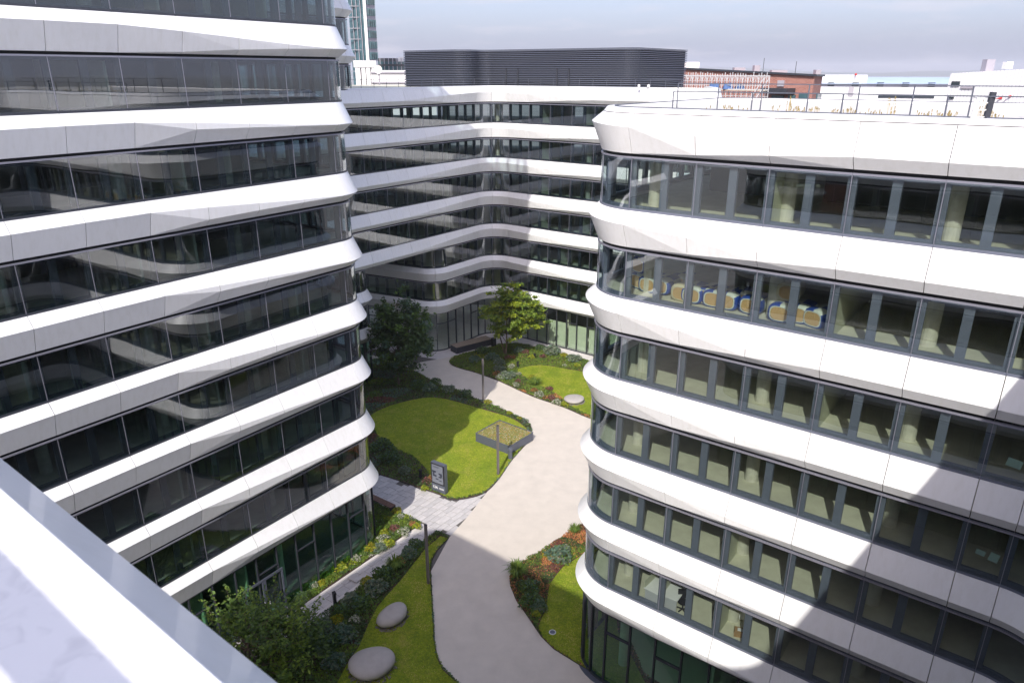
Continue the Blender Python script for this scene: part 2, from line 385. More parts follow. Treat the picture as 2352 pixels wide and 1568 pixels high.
def strip(mb, path, ss, o0, o1, z0, z1, m=0, top_in=None):
    """solid bar that follows the plan line, between offsets o0 < o1 and heights z0 < z1"""
    i = len(mb.v)
    for q in ss:
        p, n = path.at(q)
        for o, z in ((o0, z0), (o1, z0), (o1, z1), (o0, z1)): mb.v.append((p.x + n.x * o, p.y + n.y * o, z))
    for c in range(len(ss) - 1):
        a = i + 4 * c; b = a + 4
        for k in range(4):
            l = (k + 1) % 4; mb.f.append((a + k, b + k, b + l, a + l)); mb.m.append(m)
    mb.f.append((i, i + 1, i + 2, i + 3)); mb.m.append(m)
    e = i + 4 * (len(ss) - 1); mb.f.append((e + 3, e + 2, e + 1, e)); mb.m.append(m)
def sheet(mb, path, ss, o, z0, z1, m=0):
    i = len(mb.v)
    for q in ss:
        p = path.off(q, o); mb.v += [(p.x, p.y, z0), (p.x, p.y, z1)]
    for c in range(len(ss) - 1):
        a = i + 2 * c; mb.f.append((a, a + 2, a + 3, a + 1)); mb.m.append(m)

def lerp_table(tb, x):
    if x <= tb[0][0]: return tb[0][1]
    for (a, u), (b, v) in zip(tb, tb[1:]):
        if x <= b: return u + (v - u) * (x - a) / (b - a)
    return tb[-1][1]

def fascia(mb, path, s0, s1, curved, k, crease, gap=.013, zt=None, zb=None):
    zt = ztop(k) if zt is None else zt; zb = zbot(k) if zb is None else zb; H = zt - zb
    ss = cols(s0 + gap, s1 - gap, curved); i = len(mb.v); NR = 6
    for q in ss:
        p, n = path.at(q); uA, oA, uB, oB = crease(k, q)
        for o, z in ((-.32, zt - .03), (.02, zt), (oA, zt - uA * H), (oB, zt - uB * H), (.02, zb), (-.34, zb + .03)):
            mb.v.append((p.x + n.x * o, p.y + n.y * o, z))
    nc = len(ss)
    if curved:                       # each facet strip keeps its own vertices so that the creases stay crisp under smooth shading
        for r_ in range(NR - 1):
            j = len(mb.v)
            for c in range(nc): mb.v += [mb.v[i + c * NR + r_], mb.v[i + c * NR + r_ + 1]]
            for c in range(nc - 1): mb.f.append((j + 2 * c, j + 2 * c + 1, j + 2 * c + 3, j + 2 * c + 2)); mb.m.append(0)
    else:
        for r_ in range(NR - 1):
            mb.f.append((i + r_, i + r_ + 1, i + NR + r_ + 1, i + NR + r_)); mb.m.append(0)
    for e, fl in ((i, False), (i + (nc - 1) * NR, True)):
        f = tuple(e + r_ for r_ in range(NR)); mb.f.append(f[::-1] if not fl else f); mb.m.append(0)

def window(fr, pn, path, s0, s1, curved, z0, z1):
    ss = cols(s0 + .004, s1 - .004, curved); mid = (s0 + s1) / 2
    strip(fr, path, ss, -.26, .012, z0 + .003, z0 + .10, 0)
    strip(fr, path, ss, -.03, .03, z1 - .18, z1 - .115, 1)
    strip(fr, path, ss, -.42, -.14, z1 - .14, z1 - .005, 2)
    strip(fr, path, ss, -.31, -.19, z0 + .102, z0 + .19, 0)
    strip(fr, path, ss, -.31, -.19, z1 - .30, z1 - .142, 0)
    L_ = s1 - s0; hw = .15 if L_ > 1.6 else .10
    posts = [(s0 + .004, s0 + hw), (s1 - hw, s1 - .004)]
    if L_ > 1.9: posts.append((mid - hw, mid + hw))
    for a, b in posts: strip(fr, path, [a, b], -.33, -.17, z0 + .10, z1 - .142, 0)
    for a, b in ((s0 + .001, s0 + .011), (s1 - .011, s1 - .001)): strip(fr, path, [a, b], -.015, .014, z0 + .10, z1 - .18, 1)
    sheet(pn, path, cols(s0 + .012, s1 - .012, curved), 0.0, z0 + .10, z1 - .18)
def shopfront(fr, pns, path, s0, s1, curved, z0, z1, trans):
    ss = cols(s0, s1, curved); mid = (s0 + s1) / 2
    strip(fr, path, ss, -.16, .03, z0, z0 + .10, 0)
    strip(fr, path, ss, -.16, .02, z1 - .06, z1 + .02, 0)
    two = (s1 - s0) > 1.6
    cuts = [s0, mid, s1] if two else [s0, s1]
    for c in cuts:
        a, b = max(s0, c - .035), min(s1, c + .035); strip(fr, path, [a, b], -.15, .035, z0 + .10, z1 - .06, 0)
    for h in range(len(cuts) - 1):
        a, b = cuts[h] + .036, cuts[h + 1] - .036
        zt = z1 - 1.25
        if (trans >> h) & 1:
            strip(fr, path, cols(a, b, curved), -.13, .025, zt, zt + .07, 0)
        pns.append((cols(a, b, curved), z0 + .10, z1 - .06))

def poly_from(path, o, extra, a=0.0, b=None, step=.7):
    b = path.len if b is None else b; out = []; q = a
    cuts = sorted(set([a, b] + [v for v in path.s0 if a < v < b]))
    for i in range(len(cuts) - 1):
        g = max(1, int((cuts[i + 1] - cuts[i]) / step)) if any(abs(cuts[i] - path.s0[j]) < 1e-6 and path.seg[j][0] == 'a' for j in range(len(path.seg))) else 1
        out += [path.off(cuts[i] + (cuts[i + 1] - cuts[i]) * t / g - (0 if i or t else 0), o) for t in range(g)]
    out.append(path.off(b, o))
    return [(p.x, p.y) for p in out] + list(extra)

def facade(root, path, ks, crease, detail, win_ks=None, cols_off=-1.9, shop=None, seed=1, ground_z=0.0, pane_m='pane', frame_m='frame_shaded', shop_m='shop'):
    """fascia panels and window units one by one inside the range `detail`; joined into one band per storey elsewhere"""
    js = path.joints(); rr = random.Random(seed); win_ks = ks if win_ks is None else win_ks
    for k in sorted(set(ks) | set(win_ks)):
        rest = MB(); rfr = MB(); rpn = MB()
        for (a, b, cv) in js:
            inside = detail[0] <= (a + b) / 2 <= detail[1] and k > -2
            if k in ks:
                m = MB() if inside else rest
                fascia(m, path, a, b, cv, k, crease)
                if inside:
                    m.build('fascia_panel', MT['white'], root, smooth=cv)
            if k in win_ks:
                z0, z1 = ztop(k), zbot(k - 1)
                if inside:
                    f_, p_ = MB(), MB(); window(f_, p_, path, a, b, cv, z0, z1)
                    fo = f_.build('window', [MT[frame_m], MT['rail'], MT['slot']], root)
                    po = p_.build('pane', MT['panec'] if cv else MT[pane_m], fo, smooth=cv)
                    po.matrix_parent_inverse = Matrix.Identity(4)
                else: window(rfr, rpn, path, a, b, cv, z0, z1)
        if rest.v: rest.build('fascia_band', MT['white'], root, kind='stuff')
        if rfr.v:
            fo = rfr.build('window_band', [MT[frame_m], MT['rail'], MT['slot']], root, kind='stuff')
            po = rpn.build('pane_band', MT['pane'], fo, kind='stuff'); po.matrix_parent_inverse = Matrix.Identity(4)
    if shop:
        z1 = shop; rfr = MB(); rp = []
        for n_, (a, b, cv) in enumerate(js):
            inside = detail[0] <= (a + b) / 2 <= detail[1]
            f_, pl = (MB(), []) if inside else (rfr, rp)
            shopfront(f_, pl, path, a, b, cv, ground_z, z1, (1, 2, 0, 1)[n_ % 4])
            if inside:
                fo = f_.build('shop_window', MT['dark'], root)
                for ss, za, zb in pl:
                    pm = MB(); sheet(pm, path, ss, -.05, za, zb); po = pm.build('pane', MT[shop_m], fo, smooth=cv); po.matrix_parent_inverse = Matrix.Identity(4)
        if rfr.v:
            fo = rfr.build('shop_window_band', MT['dark'], root, kind='stuff'); pm = MB()
            for ss, za, zb in rp: sheet(pm, path, ss, -.05, za, zb)
            po = pm.build('pane_band', MT['shop'], fo, kind='stuff'); po.matrix_parent_inverse = Matrix.Identity(4)

def interiors(root, path, ks, poly_extra, a, b, depth=6.5, col_range=None, col_step=5.4, parts=(), seed=3, core=True, skip=None, spaces=None):
    """floor slabs, columns, a core wall and some cross walls behind the glass"""
    rr = random.Random(seed)
    spaces = spaces or [(ztop(k) - .05, zbot(k - 1) + .06) for k in ks if k > min(ks)] + [(0.0, zbot(max(ks)) + .06)]
    for k in ks:
        m = MB(); m.prism(poly_from(path, -.36, poly_extra, a, b), zbot(k) + .06, ztop(k) - .05)
        for i_, f in enumerate(m.f):
            pass
        # top is screed, underside plaster
        m.m[0] = 0; m.m[1] = 1
        m.build('floor_slab', [MT['slab'], MT['ceil']], root)
    if core:
        m = MB(); ss = []
        q = col_range[0]
        while q < col_range[1]: ss.append(q); q += 1.0
        ss.append(col_range[1])
        for z0, z1 in spaces:
            if True:
                seg_ = [q_ for q_ in ss if not (skip and abs(q_ - skip) < 7.5)]
                for grp in ([seg_] if not skip else [[q_ for q_ in seg_ if q_ < skip], [q_ for q_ in seg_ if q_ > skip]]):
                    if len(grp) > 1: strip(m, path, grp, -depth - .2, -depth, z0, z1)
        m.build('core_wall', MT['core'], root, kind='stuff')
    for z0, z1 in spaces:
        q = col_range[0] + .9
        while q < col_range[1]:
            p = path.off(q, -1.75); m = MB(); m.lathe((p.x, p.y, z0), [(.27, 0), (.27, z1 - z0)], 16)
            m.build('column', MT['conc'], root, smooth=False); q += col_step
        for q in parts:
            if rr.random() < .45:
                p0 = path.off(q, -.5); p1 = path.off(q, -depth); m = MB()
                m.bar((p0.x, p0.y, (z0 + z1) / 2), (p1.x, p1.y, (z0 + z1) / 2), .12, z1 - z0); m.build('partition_wall', MT['part'], root)

# ------------------------------------------------------------------ ground, paths, lawns, beds
def catmull(pts, n=4):
    out = []; N_ = len(pts)
    for i in range(N_):
        p0, p1, p2, p3 = (Vector(pts[(i + j - 1) % N_]) for j in range(4))
        for t in range(n):
            u = t / n
            out.append(tuple(.5 * (2 * p1 + (p2 - p0) * u + (2 * p0 - 5 * p1 + 4 * p2 - p3) * u * u + (3 * p1 - p0 - 3 * p2 + p3) * u ** 3)))
    return out
def inpoly(x, y, poly):
    c = False; n = len(poly); j = n - 1
    for i in range(n):
        xi, yi = poly[i][0], poly[i][1]; xj, yj = poly[j][0], poly[j][1]
        if (yi > y) != (yj > y) and x < (xj - xi) * (y - yi) / (yj - yi) + xi: c = not c
        j = i
    return c
def px_poly(pts, z=0.0, smooth=0):
    w_ = [tuple(at(x, y, z))[:2] for x, y in pts]
    return catmull(w_, smooth) if smooth else w_
def structure(name, poly, z0, z1, m, mside=None):
    mb = MB(); mb.prism(poly, z0, z1, 0, 1 if mside else None, bottom=False)
    o = mb.build(name, [m, mside] if mside else m); o['kind'] = 'structure'; return o

g = MB(); g.quad((-9000, -3000, -.12), (9000, -3000, -.12), (9000, 9500, -.12), (-9000, 9500, -.12)); tag(g.build('ground', MT['ground']), kind='structure')
structure('courtyard_base', [(-60, -60), (70, -60), (70, 110), (-60, 110)], -.10, -.02, MT['joint'])
# pale paving in front of the rear block
structure('plaza', px_poly([(600, 760), (1005, 825), (1055, 817), (1130, 800), (1180, 800), (1400, 870), (1500, 870), (1400, 740), (1100, 700), (900, 700)]), -.05, .004, MT['plaza'])
beige = px_poly([(1120, 1128), (1075, 1185), (1032, 1234), (985, 1320), (985, 1700), (1800, 1700), (1500, 1200), (1420, 1000), (1360, 890), (1150, 850), (1055, 816), (1005, 825), (930, 838), (845, 812), (800, 830), (940, 900), (1050, 1000), (1110, 1080)])
structure('path', beige, -.05, .012, MT['path'])
ISL = {}
ISL['A'] = px_poly([(866, 1088), (907, 1101), (952, 1117), (1005, 1135), (1041, 1148), (1087, 1142), (1120, 1128), (1149, 1097), (1177, 1056), (1217, 1011), (1222, 996), (1219, 978), (1204, 962), (1185, 955), (1149, 937), (1107, 922), (1059, 899), (1005, 881), (969, 861), (929, 842), (864, 826), (820, 850), (780, 900), (770, 1000), (800, 1062)], 0, 3)
ISL['B'] = px_poly([(840, 1146), (861, 1155), (907, 1173), (969, 1202), (673, 1405), (648, 1384), (700, 1346), (760, 1307), (832, 1264), (858, 1240), (862, 1200)])
ISL['C'] = px_poly([(1003, 1221), (1032, 1234), (1005, 1263), (992, 1288), (990, 1310), (993, 1364), (996, 1418), (999, 1472), (1005, 1508), (1019, 1537), (1053, 1568), (1110, 1610), (1180, 1680), (700, 1800), (400, 1700), (470, 1600), (560, 1536), (691, 1442), (768, 1391), (826, 1350), (891, 1297), (972, 1242)])
ISL['D'] = px_poly([(1343, 1200), (1290, 1236), (1221, 1279), (1190, 1299), (1177, 1311), (1170, 1328), (1172, 1346), (1185, 1378), (1213, 1418), (1242, 1461), (1271, 1490), (1329, 1526), (1420, 1580), (1560, 1660), (1560, 1600), (1480, 1550), (1420, 1400), (1400, 1250)])
ISL['E'] = px_poly([(1357, 962), (1293, 935), (1221, 910), (1149, 877), (1095, 857), (1059, 847), (1038, 839), (1032, 830), (1041, 822), (1062, 813), (1113, 802), (1159, 790), (1197, 790), (1235, 800), (1282, 812), (1321, 820), (1356, 830), (1420, 850), (1440, 900), (1410, 970)], 0, 3)
NAMES = dict(A='garden_bed', B='garden_bed', C='garden_bed', D='garden_bed', E='garden_bed')
for k_, p_ in ISL.items(): structure(NAMES[k_], p_, -.05, .05, MT['soil'], MT['dark'])
LAWN = {}
LAWN['A'] = px_poly([(857, 975), (850, 955), (897, 931), (969, 914), (1012, 914), (1059, 925), (1113, 941), (1167, 957), (1195, 972), (1212, 988), (1214, 1005), (1177, 1052), (1149, 1093), (1118, 1124), (1087, 1137), (1041, 1143), (1010, 1132), (990, 1112), (985, 1085), (954, 1052), (907, 1027), (871, 1004)], .06, 3)
LAWN['C'] = px_poly([(1012, 1230), (1028, 1236), (1002, 1263), (989, 1288), (987, 1310), (990, 1364), (993, 1418), (996, 1472), (1002, 1508), (1016, 1537), (1050, 1568), (1110, 1620), (760, 1700), (774, 1568), (796, 1526), (825, 1483), (846, 1433), (866, 1393), (891, 1364), (921, 1331), (952, 1291), (975, 1262)], .06, 0)
LAWN['D'] = px_poly([(1345, 1268), (1314, 1288), (1294, 1300), (1276, 1322), (1263, 1340), (1258, 1365), (1254, 1401), (1243, 1419), (1236, 1441), (1247, 1463), (1273, 1488), (1331, 1524), (1420, 1577), (1500, 1600), (1420, 1450), (1400, 1300)], .06, 0)
LAWN['E'] = px_poly([(1189, 846), (1216, 840), (1242, 838), (1262, 840), (1295, 846), (1345, 854), (1400, 870), (1400, 940), (1370, 958), (1334, 945), (1308, 931), (1295, 919), (1282, 907), (1268, 898), (1242, 886), (1222, 877), (1202, 863), (1189, 854)], .06, 0)
for k_, p_ in LAWN.items(): structure('lawn', p_, .03, .062, MT['lawn'])

# stone slabs: the slab walk beside the left building and the little square before it
slabreg = px_poly([(820, 1080), (866, 1088), (952, 1117), (1041, 1148), (1125, 1124), (1070, 1188), (1030, 1236), (1003, 1221), (972, 1242), (826, 1350), (691, 1442), (560, 1540), (440, 1640), (380, 1600), (560, 1450), (648, 1384), (673, 1405), (969, 1202), (907, 1173), (820, 1130)])
walk = tag(bpy.data.objects.new('slab_walk', None), kind='structure'); COL.objects.link(walk)
pa = at(673, 1405); pb = at(969, 1202); du = Vector(((pb - pa).x, (pb - pa).y)).normalized(); dv = Vector((du.y, -du.x))
cand = []
v = -9.0; row = 0
while v < 6.0:
    hgt = (.42, .42, .62)[row % 3]; u = -22 + (row * 1.37) % 1.1
    while u < 24:
        wd = rr_ = (.62, .95, .8, .62, 1.1)[(row * 7 + int(u * 3)) % 5]
        c = Vector((pa.x, pa.y)) + du * (u + wd / 2) + dv * (v + hgt / 2)
        if inpoly(c.x, c.y, slabreg): cand.append((c, wd, hgt))
        u += wd
    v += hgt; row += 1
cand.sort(key=lambda t: t[0].length)
rz_s = math.atan2(du.y, du.x); _cache = {}
rest = MB()
for n_, (c, wd, hgt) in enumerate(cand):
    h = rnd.uniform(-.002, .003)
    if n_ < 300:
        kk = (wd, hgt, rnd.random() < .45)
        if kk not in _cache:
            m = MB(); m.box((0, 0, -.012), (wd - .028, hgt - .028, .03)); o = m.build('slab', MT['slabstone2'] if kk[2] else MT['slabstone'], walk); _cache[kk] = o.data
        else:
            o = bpy.data.objects.new('slab', _cache[kk]); COL.objects.link(o); o.parent = walk
        o.location = (c.x, c.y, -.001 + h); o.rotation_euler.z = rz_s
    else:
        rest.box((c.x, c.y, -.013 + h), (wd - .028, hgt - .028, .03), rz_s)
if rest.v: rest.build('slab_field', MT['slabstone'], walk, kind='stuff')
# pale edging stones along the walk, and the apron at the foot of the left facade
for a_, b_ in (((969, 1202), (673, 1405)), ((972, 1242), (560, 1536))):
    A_ = at(*a_); B_ = at(*b_); n_ = int((B_ - A_).length / 1.0)
    for i in range(n_):
        p0 = A_.lerp(B_, i / n_); p1 = A_.lerp(B_, (i + 1) / n_); m = MB(); c = (p0 + p1) / 2
        sgn = 1 if a_[0] == 969 else -1
        c2 = Vector((c.x, c.y)) + dv * (.12 * sgn)
        m.box((0, 0, 0), ((p1 - p0).length - .01, .22, .05)); o = m.build('edging_stone', MT['edging'], walk); o.location = (c2.x, c2.y, .0); o.rotation_euler.z = math.atan2((p1 - p0).y, (p1 - p0).x)

# far hills
def hills():
    hr = random.Random(5); m = MB(); n = 120
    for lay, (Y, h0) in enumerate(((8600, 78), (7200, 52))):
        i = len(m.v)
        for q in range(n + 1):
            x = -7000 + 14000 * q / n
            z = h0 * (.72 + .22 * math.sin(x / 900 + lay * 2) + .16 * math.sin(x / 370 + 1 + lay) + .05 * math.sin(x / 140)) * (1.15 - .4 * max(0, (x - 1500) / 5500))
            m.v += [(x, Y - 900, -1), (x, Y, z), (x, Y + 900, -1)]
        for q in range(n):
            for r_ in range(2):
                a = i + q * 3 + r_; m.f.append((a, a + 3, a + 4, a + 1)); m.m.append(0)
    tag(m.build('hills', MT['hill'], smooth=True), kind='structure')
hills()

# ------------------------------------------------------------------ the white banded office blocks
OUT = .50
def crease_from(tA, tB, o=OUT, absval=False, org=0.0, kshift=None):
    def f(k, q):
        x = q - org
        if absval: x = abs(x)
        uA = lerp_table(tA, x); uB = lerp_table(tB, x)
        if kshift: uA, uB = kshift(k, x, uA, uB)
        if uB - uA < .015: uB = uA + .015
        oA = lerp_table(o, x) if isinstance(o, list) else o
        chord = oA * (1 - uB) / (1 - uA)
        wgt = min(1, max(0, (1 - uB) / .28))
        oB = chord + (oA - chord) * wgt ** .7
        if uB >= .985: oB = .03; uB = .985
        return uA, oA, uB, oB
    return f

# --- left block (tall)
PL = Path([(-31.3, 9.0, 0), (-8.5, 41.4, 1.8), (-19.95, 49.45, 1.8), (-34, 30, 0)])
PL.from_end = {0: True}
sVL = PL.s0[1] + 1.8 * math.pi / 4
tA0 = [(-20, .31), (-15.4, .30), (-12.7, .29), (-10, .38), (-7.3, .50), (-4.6, .63), (-1.9, .73), (20, .73)]
tB0 = [(-12.7, 1.0), (-10, .965), (-7.3, .86), (-4.6, .79), (-1.9, .74), (20, .74)]
def ksL(k, x, uA, uB):
    if k >= 1: return uA, max(uA + .015, uA + (uB - uA) * (.35 if k % 2 else .7)) if x > -12 else uB
    return uA, uB
left = thing('office_block', 'tall white banded office block with rounded corner at the left of the courtyard', 'office building', (-14, 34, 0), world=True)
facade(left, PL, list(range(-6, 8)), crease_from(tA0, tB0, o=[(-13, .35), (-2, .5)], org=sVL + .02, kshift=ksL), (sVL - 22.5, sVL + 8), shop=zbot(7), seed=11)
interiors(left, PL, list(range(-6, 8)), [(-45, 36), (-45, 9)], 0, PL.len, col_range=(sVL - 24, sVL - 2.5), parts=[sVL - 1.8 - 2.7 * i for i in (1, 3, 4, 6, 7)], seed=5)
m = MB(); m.prism(poly_from(PL, -.2, [(-45, 36), (-45, 9)]), ztop(-6) - .3, ztop(-6) - .1); m.build('roof', MT['rooftop'], left)
m = MB(); strip(m, PL, [PL.len * i / 60 for i in range(61)], .03, .10, -.02, .05); m.build('plinth', MT['slabstone2'], left)

# --- right block with the roof terrace; continues round the concave corner to the near wing
V = (2.8, 30.39); V2 = (18.3, 18.64); NC = (3.1, -1.59)
fd = Vector((.797, -.604)); ed = Vector((.604, .797))
FAR = (V[0] + 14.5 * ed.x, V[1] + 14.5 * ed.y)
W_ = (NC[0] - .788 * 22.0, NC[1] + .616 * 22.0)
PR = Path([(FAR[0] + 30 * fd.x, FAR[1] + 30 * fd.y, 0), (FAR[0], FAR[1], 2.37), (V[0], V[1], 2.37), (V2[0], V2[1], 2.3), (17.0 - .602 * .2, 16.9 - .799 * .2, 0)])
sVR = [PR.s0[i] for i, g_ in enumerate(PR.seg) if g_[0] == 'a'][1] + 2.37 * math.pi / 4
e2 = 2.37 * (1 - math.pi / 4)       # arc is shorter than its two tangents
tA = [(-3, .17), (2.37, .31), (5.07, .45), (7.77, .59), (10.47, .71), (30, .70)]
tB = [(2.37, 1.0), (5.07, .92), (7.77, .81), (10.47, .725), (30, .715)]
def ksR(k, x, uA, uB): 
    f_ = .03 * (k - 1)
    return min(uA + f_ * max(0, 1 - x / 8) if x > 0 else uA + f_, .71), uB
right = thing('office_block', 'white banded office block with curved glass corner and roof railing at the right', 'office building', (12, 30, 0), world=True)
facade(right, PR, list(range(1, 8)), crease_from(tA, tB, org=sVR - e2, kshift=ksR, o=[(2.37, .46), (10, .30)]), (sVR - 9, PR.len), win_ks=list(range(2, 8)), shop=zbot(7), seed=21, pane_m='panel', frame_m='frame')
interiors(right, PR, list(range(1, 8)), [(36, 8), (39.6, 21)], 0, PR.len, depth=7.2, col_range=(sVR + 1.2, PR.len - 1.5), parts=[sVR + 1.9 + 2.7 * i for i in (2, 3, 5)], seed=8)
m = MB()
ss = [PR.len * i / 160 for i in range(161)]
i0 = 0
for q in ss:
    p, n = PR.at(q)
    for o_, z_ in ((-.01, ztop(1) + .03), (-.14, ztop(1) + .20), (-.55, ztop(1) + .20), (-.55, ztop(1) - .1)): m.v.append((p.x + n.x * o_, p.y + n.y * o_, z_))
for c in range(160):
    for r_ in range(3):
        a = c * 4 + r_; m.f.append((a, a + 1, a + 5, a + 4)); m.m.append(0)
m.build('coping', MT['coping'], right)
m = MB(); strip(m, PR, ss, -.10, -.03, ztop(1) - .02, ztop(1) + .032); m.build('shadow_gap', MT['post'], right)
m = MB(); strip(m, PR, ss, -.52, -.44, ztop(1) + .203, ztop(1) + .235); m.build('edge_rail', MT['steel'], right)
m = MB(); m.prism(poly_from(PR, -.5, [(36, 8), (39.6, 21)]), ztop(1) - .02, ztop(1) + .10); m.build('roof', MT['roofgravel'], right)
m = MB(); strip(m, PR, ss, .03, .30, -.02, .035); m.build('plinth', MT['steel'], right)

# --- near wing: the photograph is taken over its roof edge
PN = Path([(17.0, 16.9, 0), (NC[0], NC[1], 2.0), (W_[0], W_[1], 2.0), (W_[0] - .616 * 14, W_[1] - .788 * 14, 0)])
PN = Path([(16.88, 16.74, 0), (NC[0], NC[1], 2.0), (W_[0], W_[1], 2.0), (W_[0] - .616 * 14, W_[1] - .788 * 14, 0)])
near = thing('office_wing', 'white coated roof edge in the near lower left corner, seen from above', 'office building', (0, -4, 0), world=True)
sN = PN.s0[2]
def creaseN(k, q):
    return (.25, .30, .72, .33) if k == 1 else (.3, .45, .7, .45)
facade(near, PN, list(range(1, 8)), creaseN, (sN + 1, sN + 12), win_ks=list(range(2, 8)), shop=zbot(7))
interiors(near, PN, list(range(1, 8)), [(-10, -28), (34, -12), (35, 6)], 0, PN.len, col_range=(2, 40), core=True)
m = MB(); sn = [PN.len * i / 90 for i in range(91)]
for q in sn:
    p, n = PN.at(q)
    for o_, z_ in ((.024, ztop(1) + .004), (.014, ztop(1) + .014), (-1.5, ztop(1) + .014), (-1.5, ztop(1) - .3)): m.v.append((p.x + n.x * o_, p.y + n.y * o_, z_))
for c in range(90):
    for r_ in range(3):
        a = c * 4 + r_; m.f.append((a, a + 1, a + 5, a + 4)); m.m.append(0)
m.build('coping', MT['scuffed'], near)
m = MB(); m.prism(poly_from(PN, -1.4, [(-10, -28), (34, -12), (35, 6)]), ztop(1) - .5, ztop(1) - .28); m.build('roof', MT['rooftop'], near)
# unseen rail behind the camera, added to cast the shadow strip on the coping
m = MB()
na = sN + 1.5; nb = na + 16
pr = [PN.off(na + i * 2.0, -1.27) for i in range(9)]
for i in range(8): m.bar((pr[i].x, pr[i].y, ztop(1) + 1.0), (pr[i + 1].x, pr[i + 1].y, ztop(1) + 1.0), .15, .04)
for p in pr: m.bar((p.x, p.y, ztop(1) + .01), (p.x, p.y, ztop(1) + .98), .04)
m.build('shadow_rail', MT['steel'], near, kind='stuff')

# --- rear block
Vb = (-2.4, 83.6)
PB = Path([(-24.0, 54.9, 0), (Vb[0], Vb[1], 2.6), (18.9, 67.45, 2.2), (20.3, 78.6, 0)])
PB.from_end = {0: True}
sVB = PB.s0[1] + 2.6 * math.pi / 4
tAb = [(0, .33), (3, .36), (6, .45), (9, .56), (12, .68), (14, .72), (40, .73)]
tBb = [(3.5, 1.0), (6, .94), (9, .84), (12, .75), (14, .735), (40, .745)]
rear = thing('office_block', 'white banded rear office block with concave inner corner behind the garden', 'office building', (0, 84, 0), world=True)
cB = crease_from(tAb, tBb, absval=True, org=sVB, o=.36)
facade(rear, PB, list(range(1, 6)), cB, (sVB - 24, sVB + 26), win_ks=[2, 3, 4, 5], seed=31)
PB2 = Path([(-24, 83.3, 0), (-8.26, 75.83, 2.2), (Vb[0], Vb[1], 2.6), (18.9, 67.45, 2.2), (20.3, 78.6, 0)])
sVB2 = [PB2.s0[i] for i, g_ in enumerate(PB2.seg) if g_[0] == 'a'][1] + 2.6 * math.pi / 4
facade(rear, PB2, [6, 7], crease_from([(-30, .34), (-4, .33)] + [(x, u) for x, u in tAb], [(-30, 1), (3.5, 1)] + tBb[1:], org=sVB2, o=.45), (sVB2 - 21, sVB2 + 26), shop=zbot(7), seed=32, shop_m='shopc')
interiors(rear, PB, [1, 2, 3, 4, 5], [(15, 95), (-20, 100), (-40, 70)], 0, PB.len, skip=sVB, spaces=[(ztop(k) - .05, zbot(k - 1) + .06) for k in (2, 3, 4, 5)], col_range=(sVB - 22, sVB + 24), parts=[sVB + 3.4, sVB + 6.1, sVB + 11.5], seed=9)
interiors(rear, PB2, [6, 7], [(15, 95), (-20, 100)], 0, PB2.len, spaces=[(ztop(6) - .05, zbot(5) + .06), (ztop(7) - .05, zbot(6) + .06), (0.0, zbot(7) + .06)], col_range=(sVB2 + 3, sVB2 + 24), parts=[sVB2 + 3.4, sVB2 + 8.8], seed=10)
for (a_, b_, cv_) in PB2.joints():
    if sVB2 + 3.5 < (a_ + b_) / 2 < sVB2 + 22:
        m = MB(); strip(m, PB2, [a_ + .08, b_ - .08], -.42, -.40, .12, 2.95); m.build('roller_blind', MT['blind'], rear)
m = MB(); m.prism(poly_from(PB, -.3, [(15, 95), (-20, 100), (-40, 70)]), ztop(1) - .3, ztop(1) - .12); m.build('roof', MT['rooftop'], rear)
m = MB(); m.prism(poly_from(PB, .0, [(-10.5, 82), (-24, 83), (-30, 64)], 0, PB.s0[1]), zbot(5) - .02, zbot(5) + .05); m.build('soffit', MT['coping'], rear)
m = MB(); sb = [PB.len * i / 90 for i in range(91)]
for q in sb:
    p, n = PB.at(q)
    for o_, z_ in ((.02, ztop(1) + .012), (-.05, ztop(1) + .14), (-.5, ztop(1) + .14), (-.5, ztop(1) - .2)): m.v.append((p.x + n.x * o_, p.y + n.y * o_, z_))
for c in range(90):
    for r_ in range(3):
        a = c * 4 + r_; m.f.append((a, a + 1, a + 5, a + 4)); m.m.append(0)
m.build('coping', MT['coping'], rear)

# --- corner tower seen just past the left block
PT = Path([(-26.0, 52.25, 0), (-13.6, 68.7, 1.8), (-25, 77.3, 0)])
sVT = PT.s0[1] + 1.8 * math.pi / 4
tower = thing('office_tower', 'white banded corner tower showing as a narrow strip behind the left block', 'office building', (-18, 66, 0), world=True)
cT = crease_from([(-9, .4), (0, .62), (9, .62)], [(-9, .45), (0, .64), (9, .64)], org=sVT)
facade(tower, PT, [-3, -2, -1, 0, 6, 7], cT, (sVT - 5, sVT + 6), win_ks=[-2, -1, 0, 1, 6, 7], shop=zbot(7), seed=41)
for k in (-3, -2, -1, 0, 6, 7):
    m = MB(); m.prism(poly_from(PT, -.36, [(-38, 68)]), zbot(k) + .06, ztop(k) - .05); m.build('floor_slab', MT['slab'], tower)
m = MB(); m.box((-27, 66, 20), (4, 4, 40)); m.build('core_wall', MT['core'], tower)

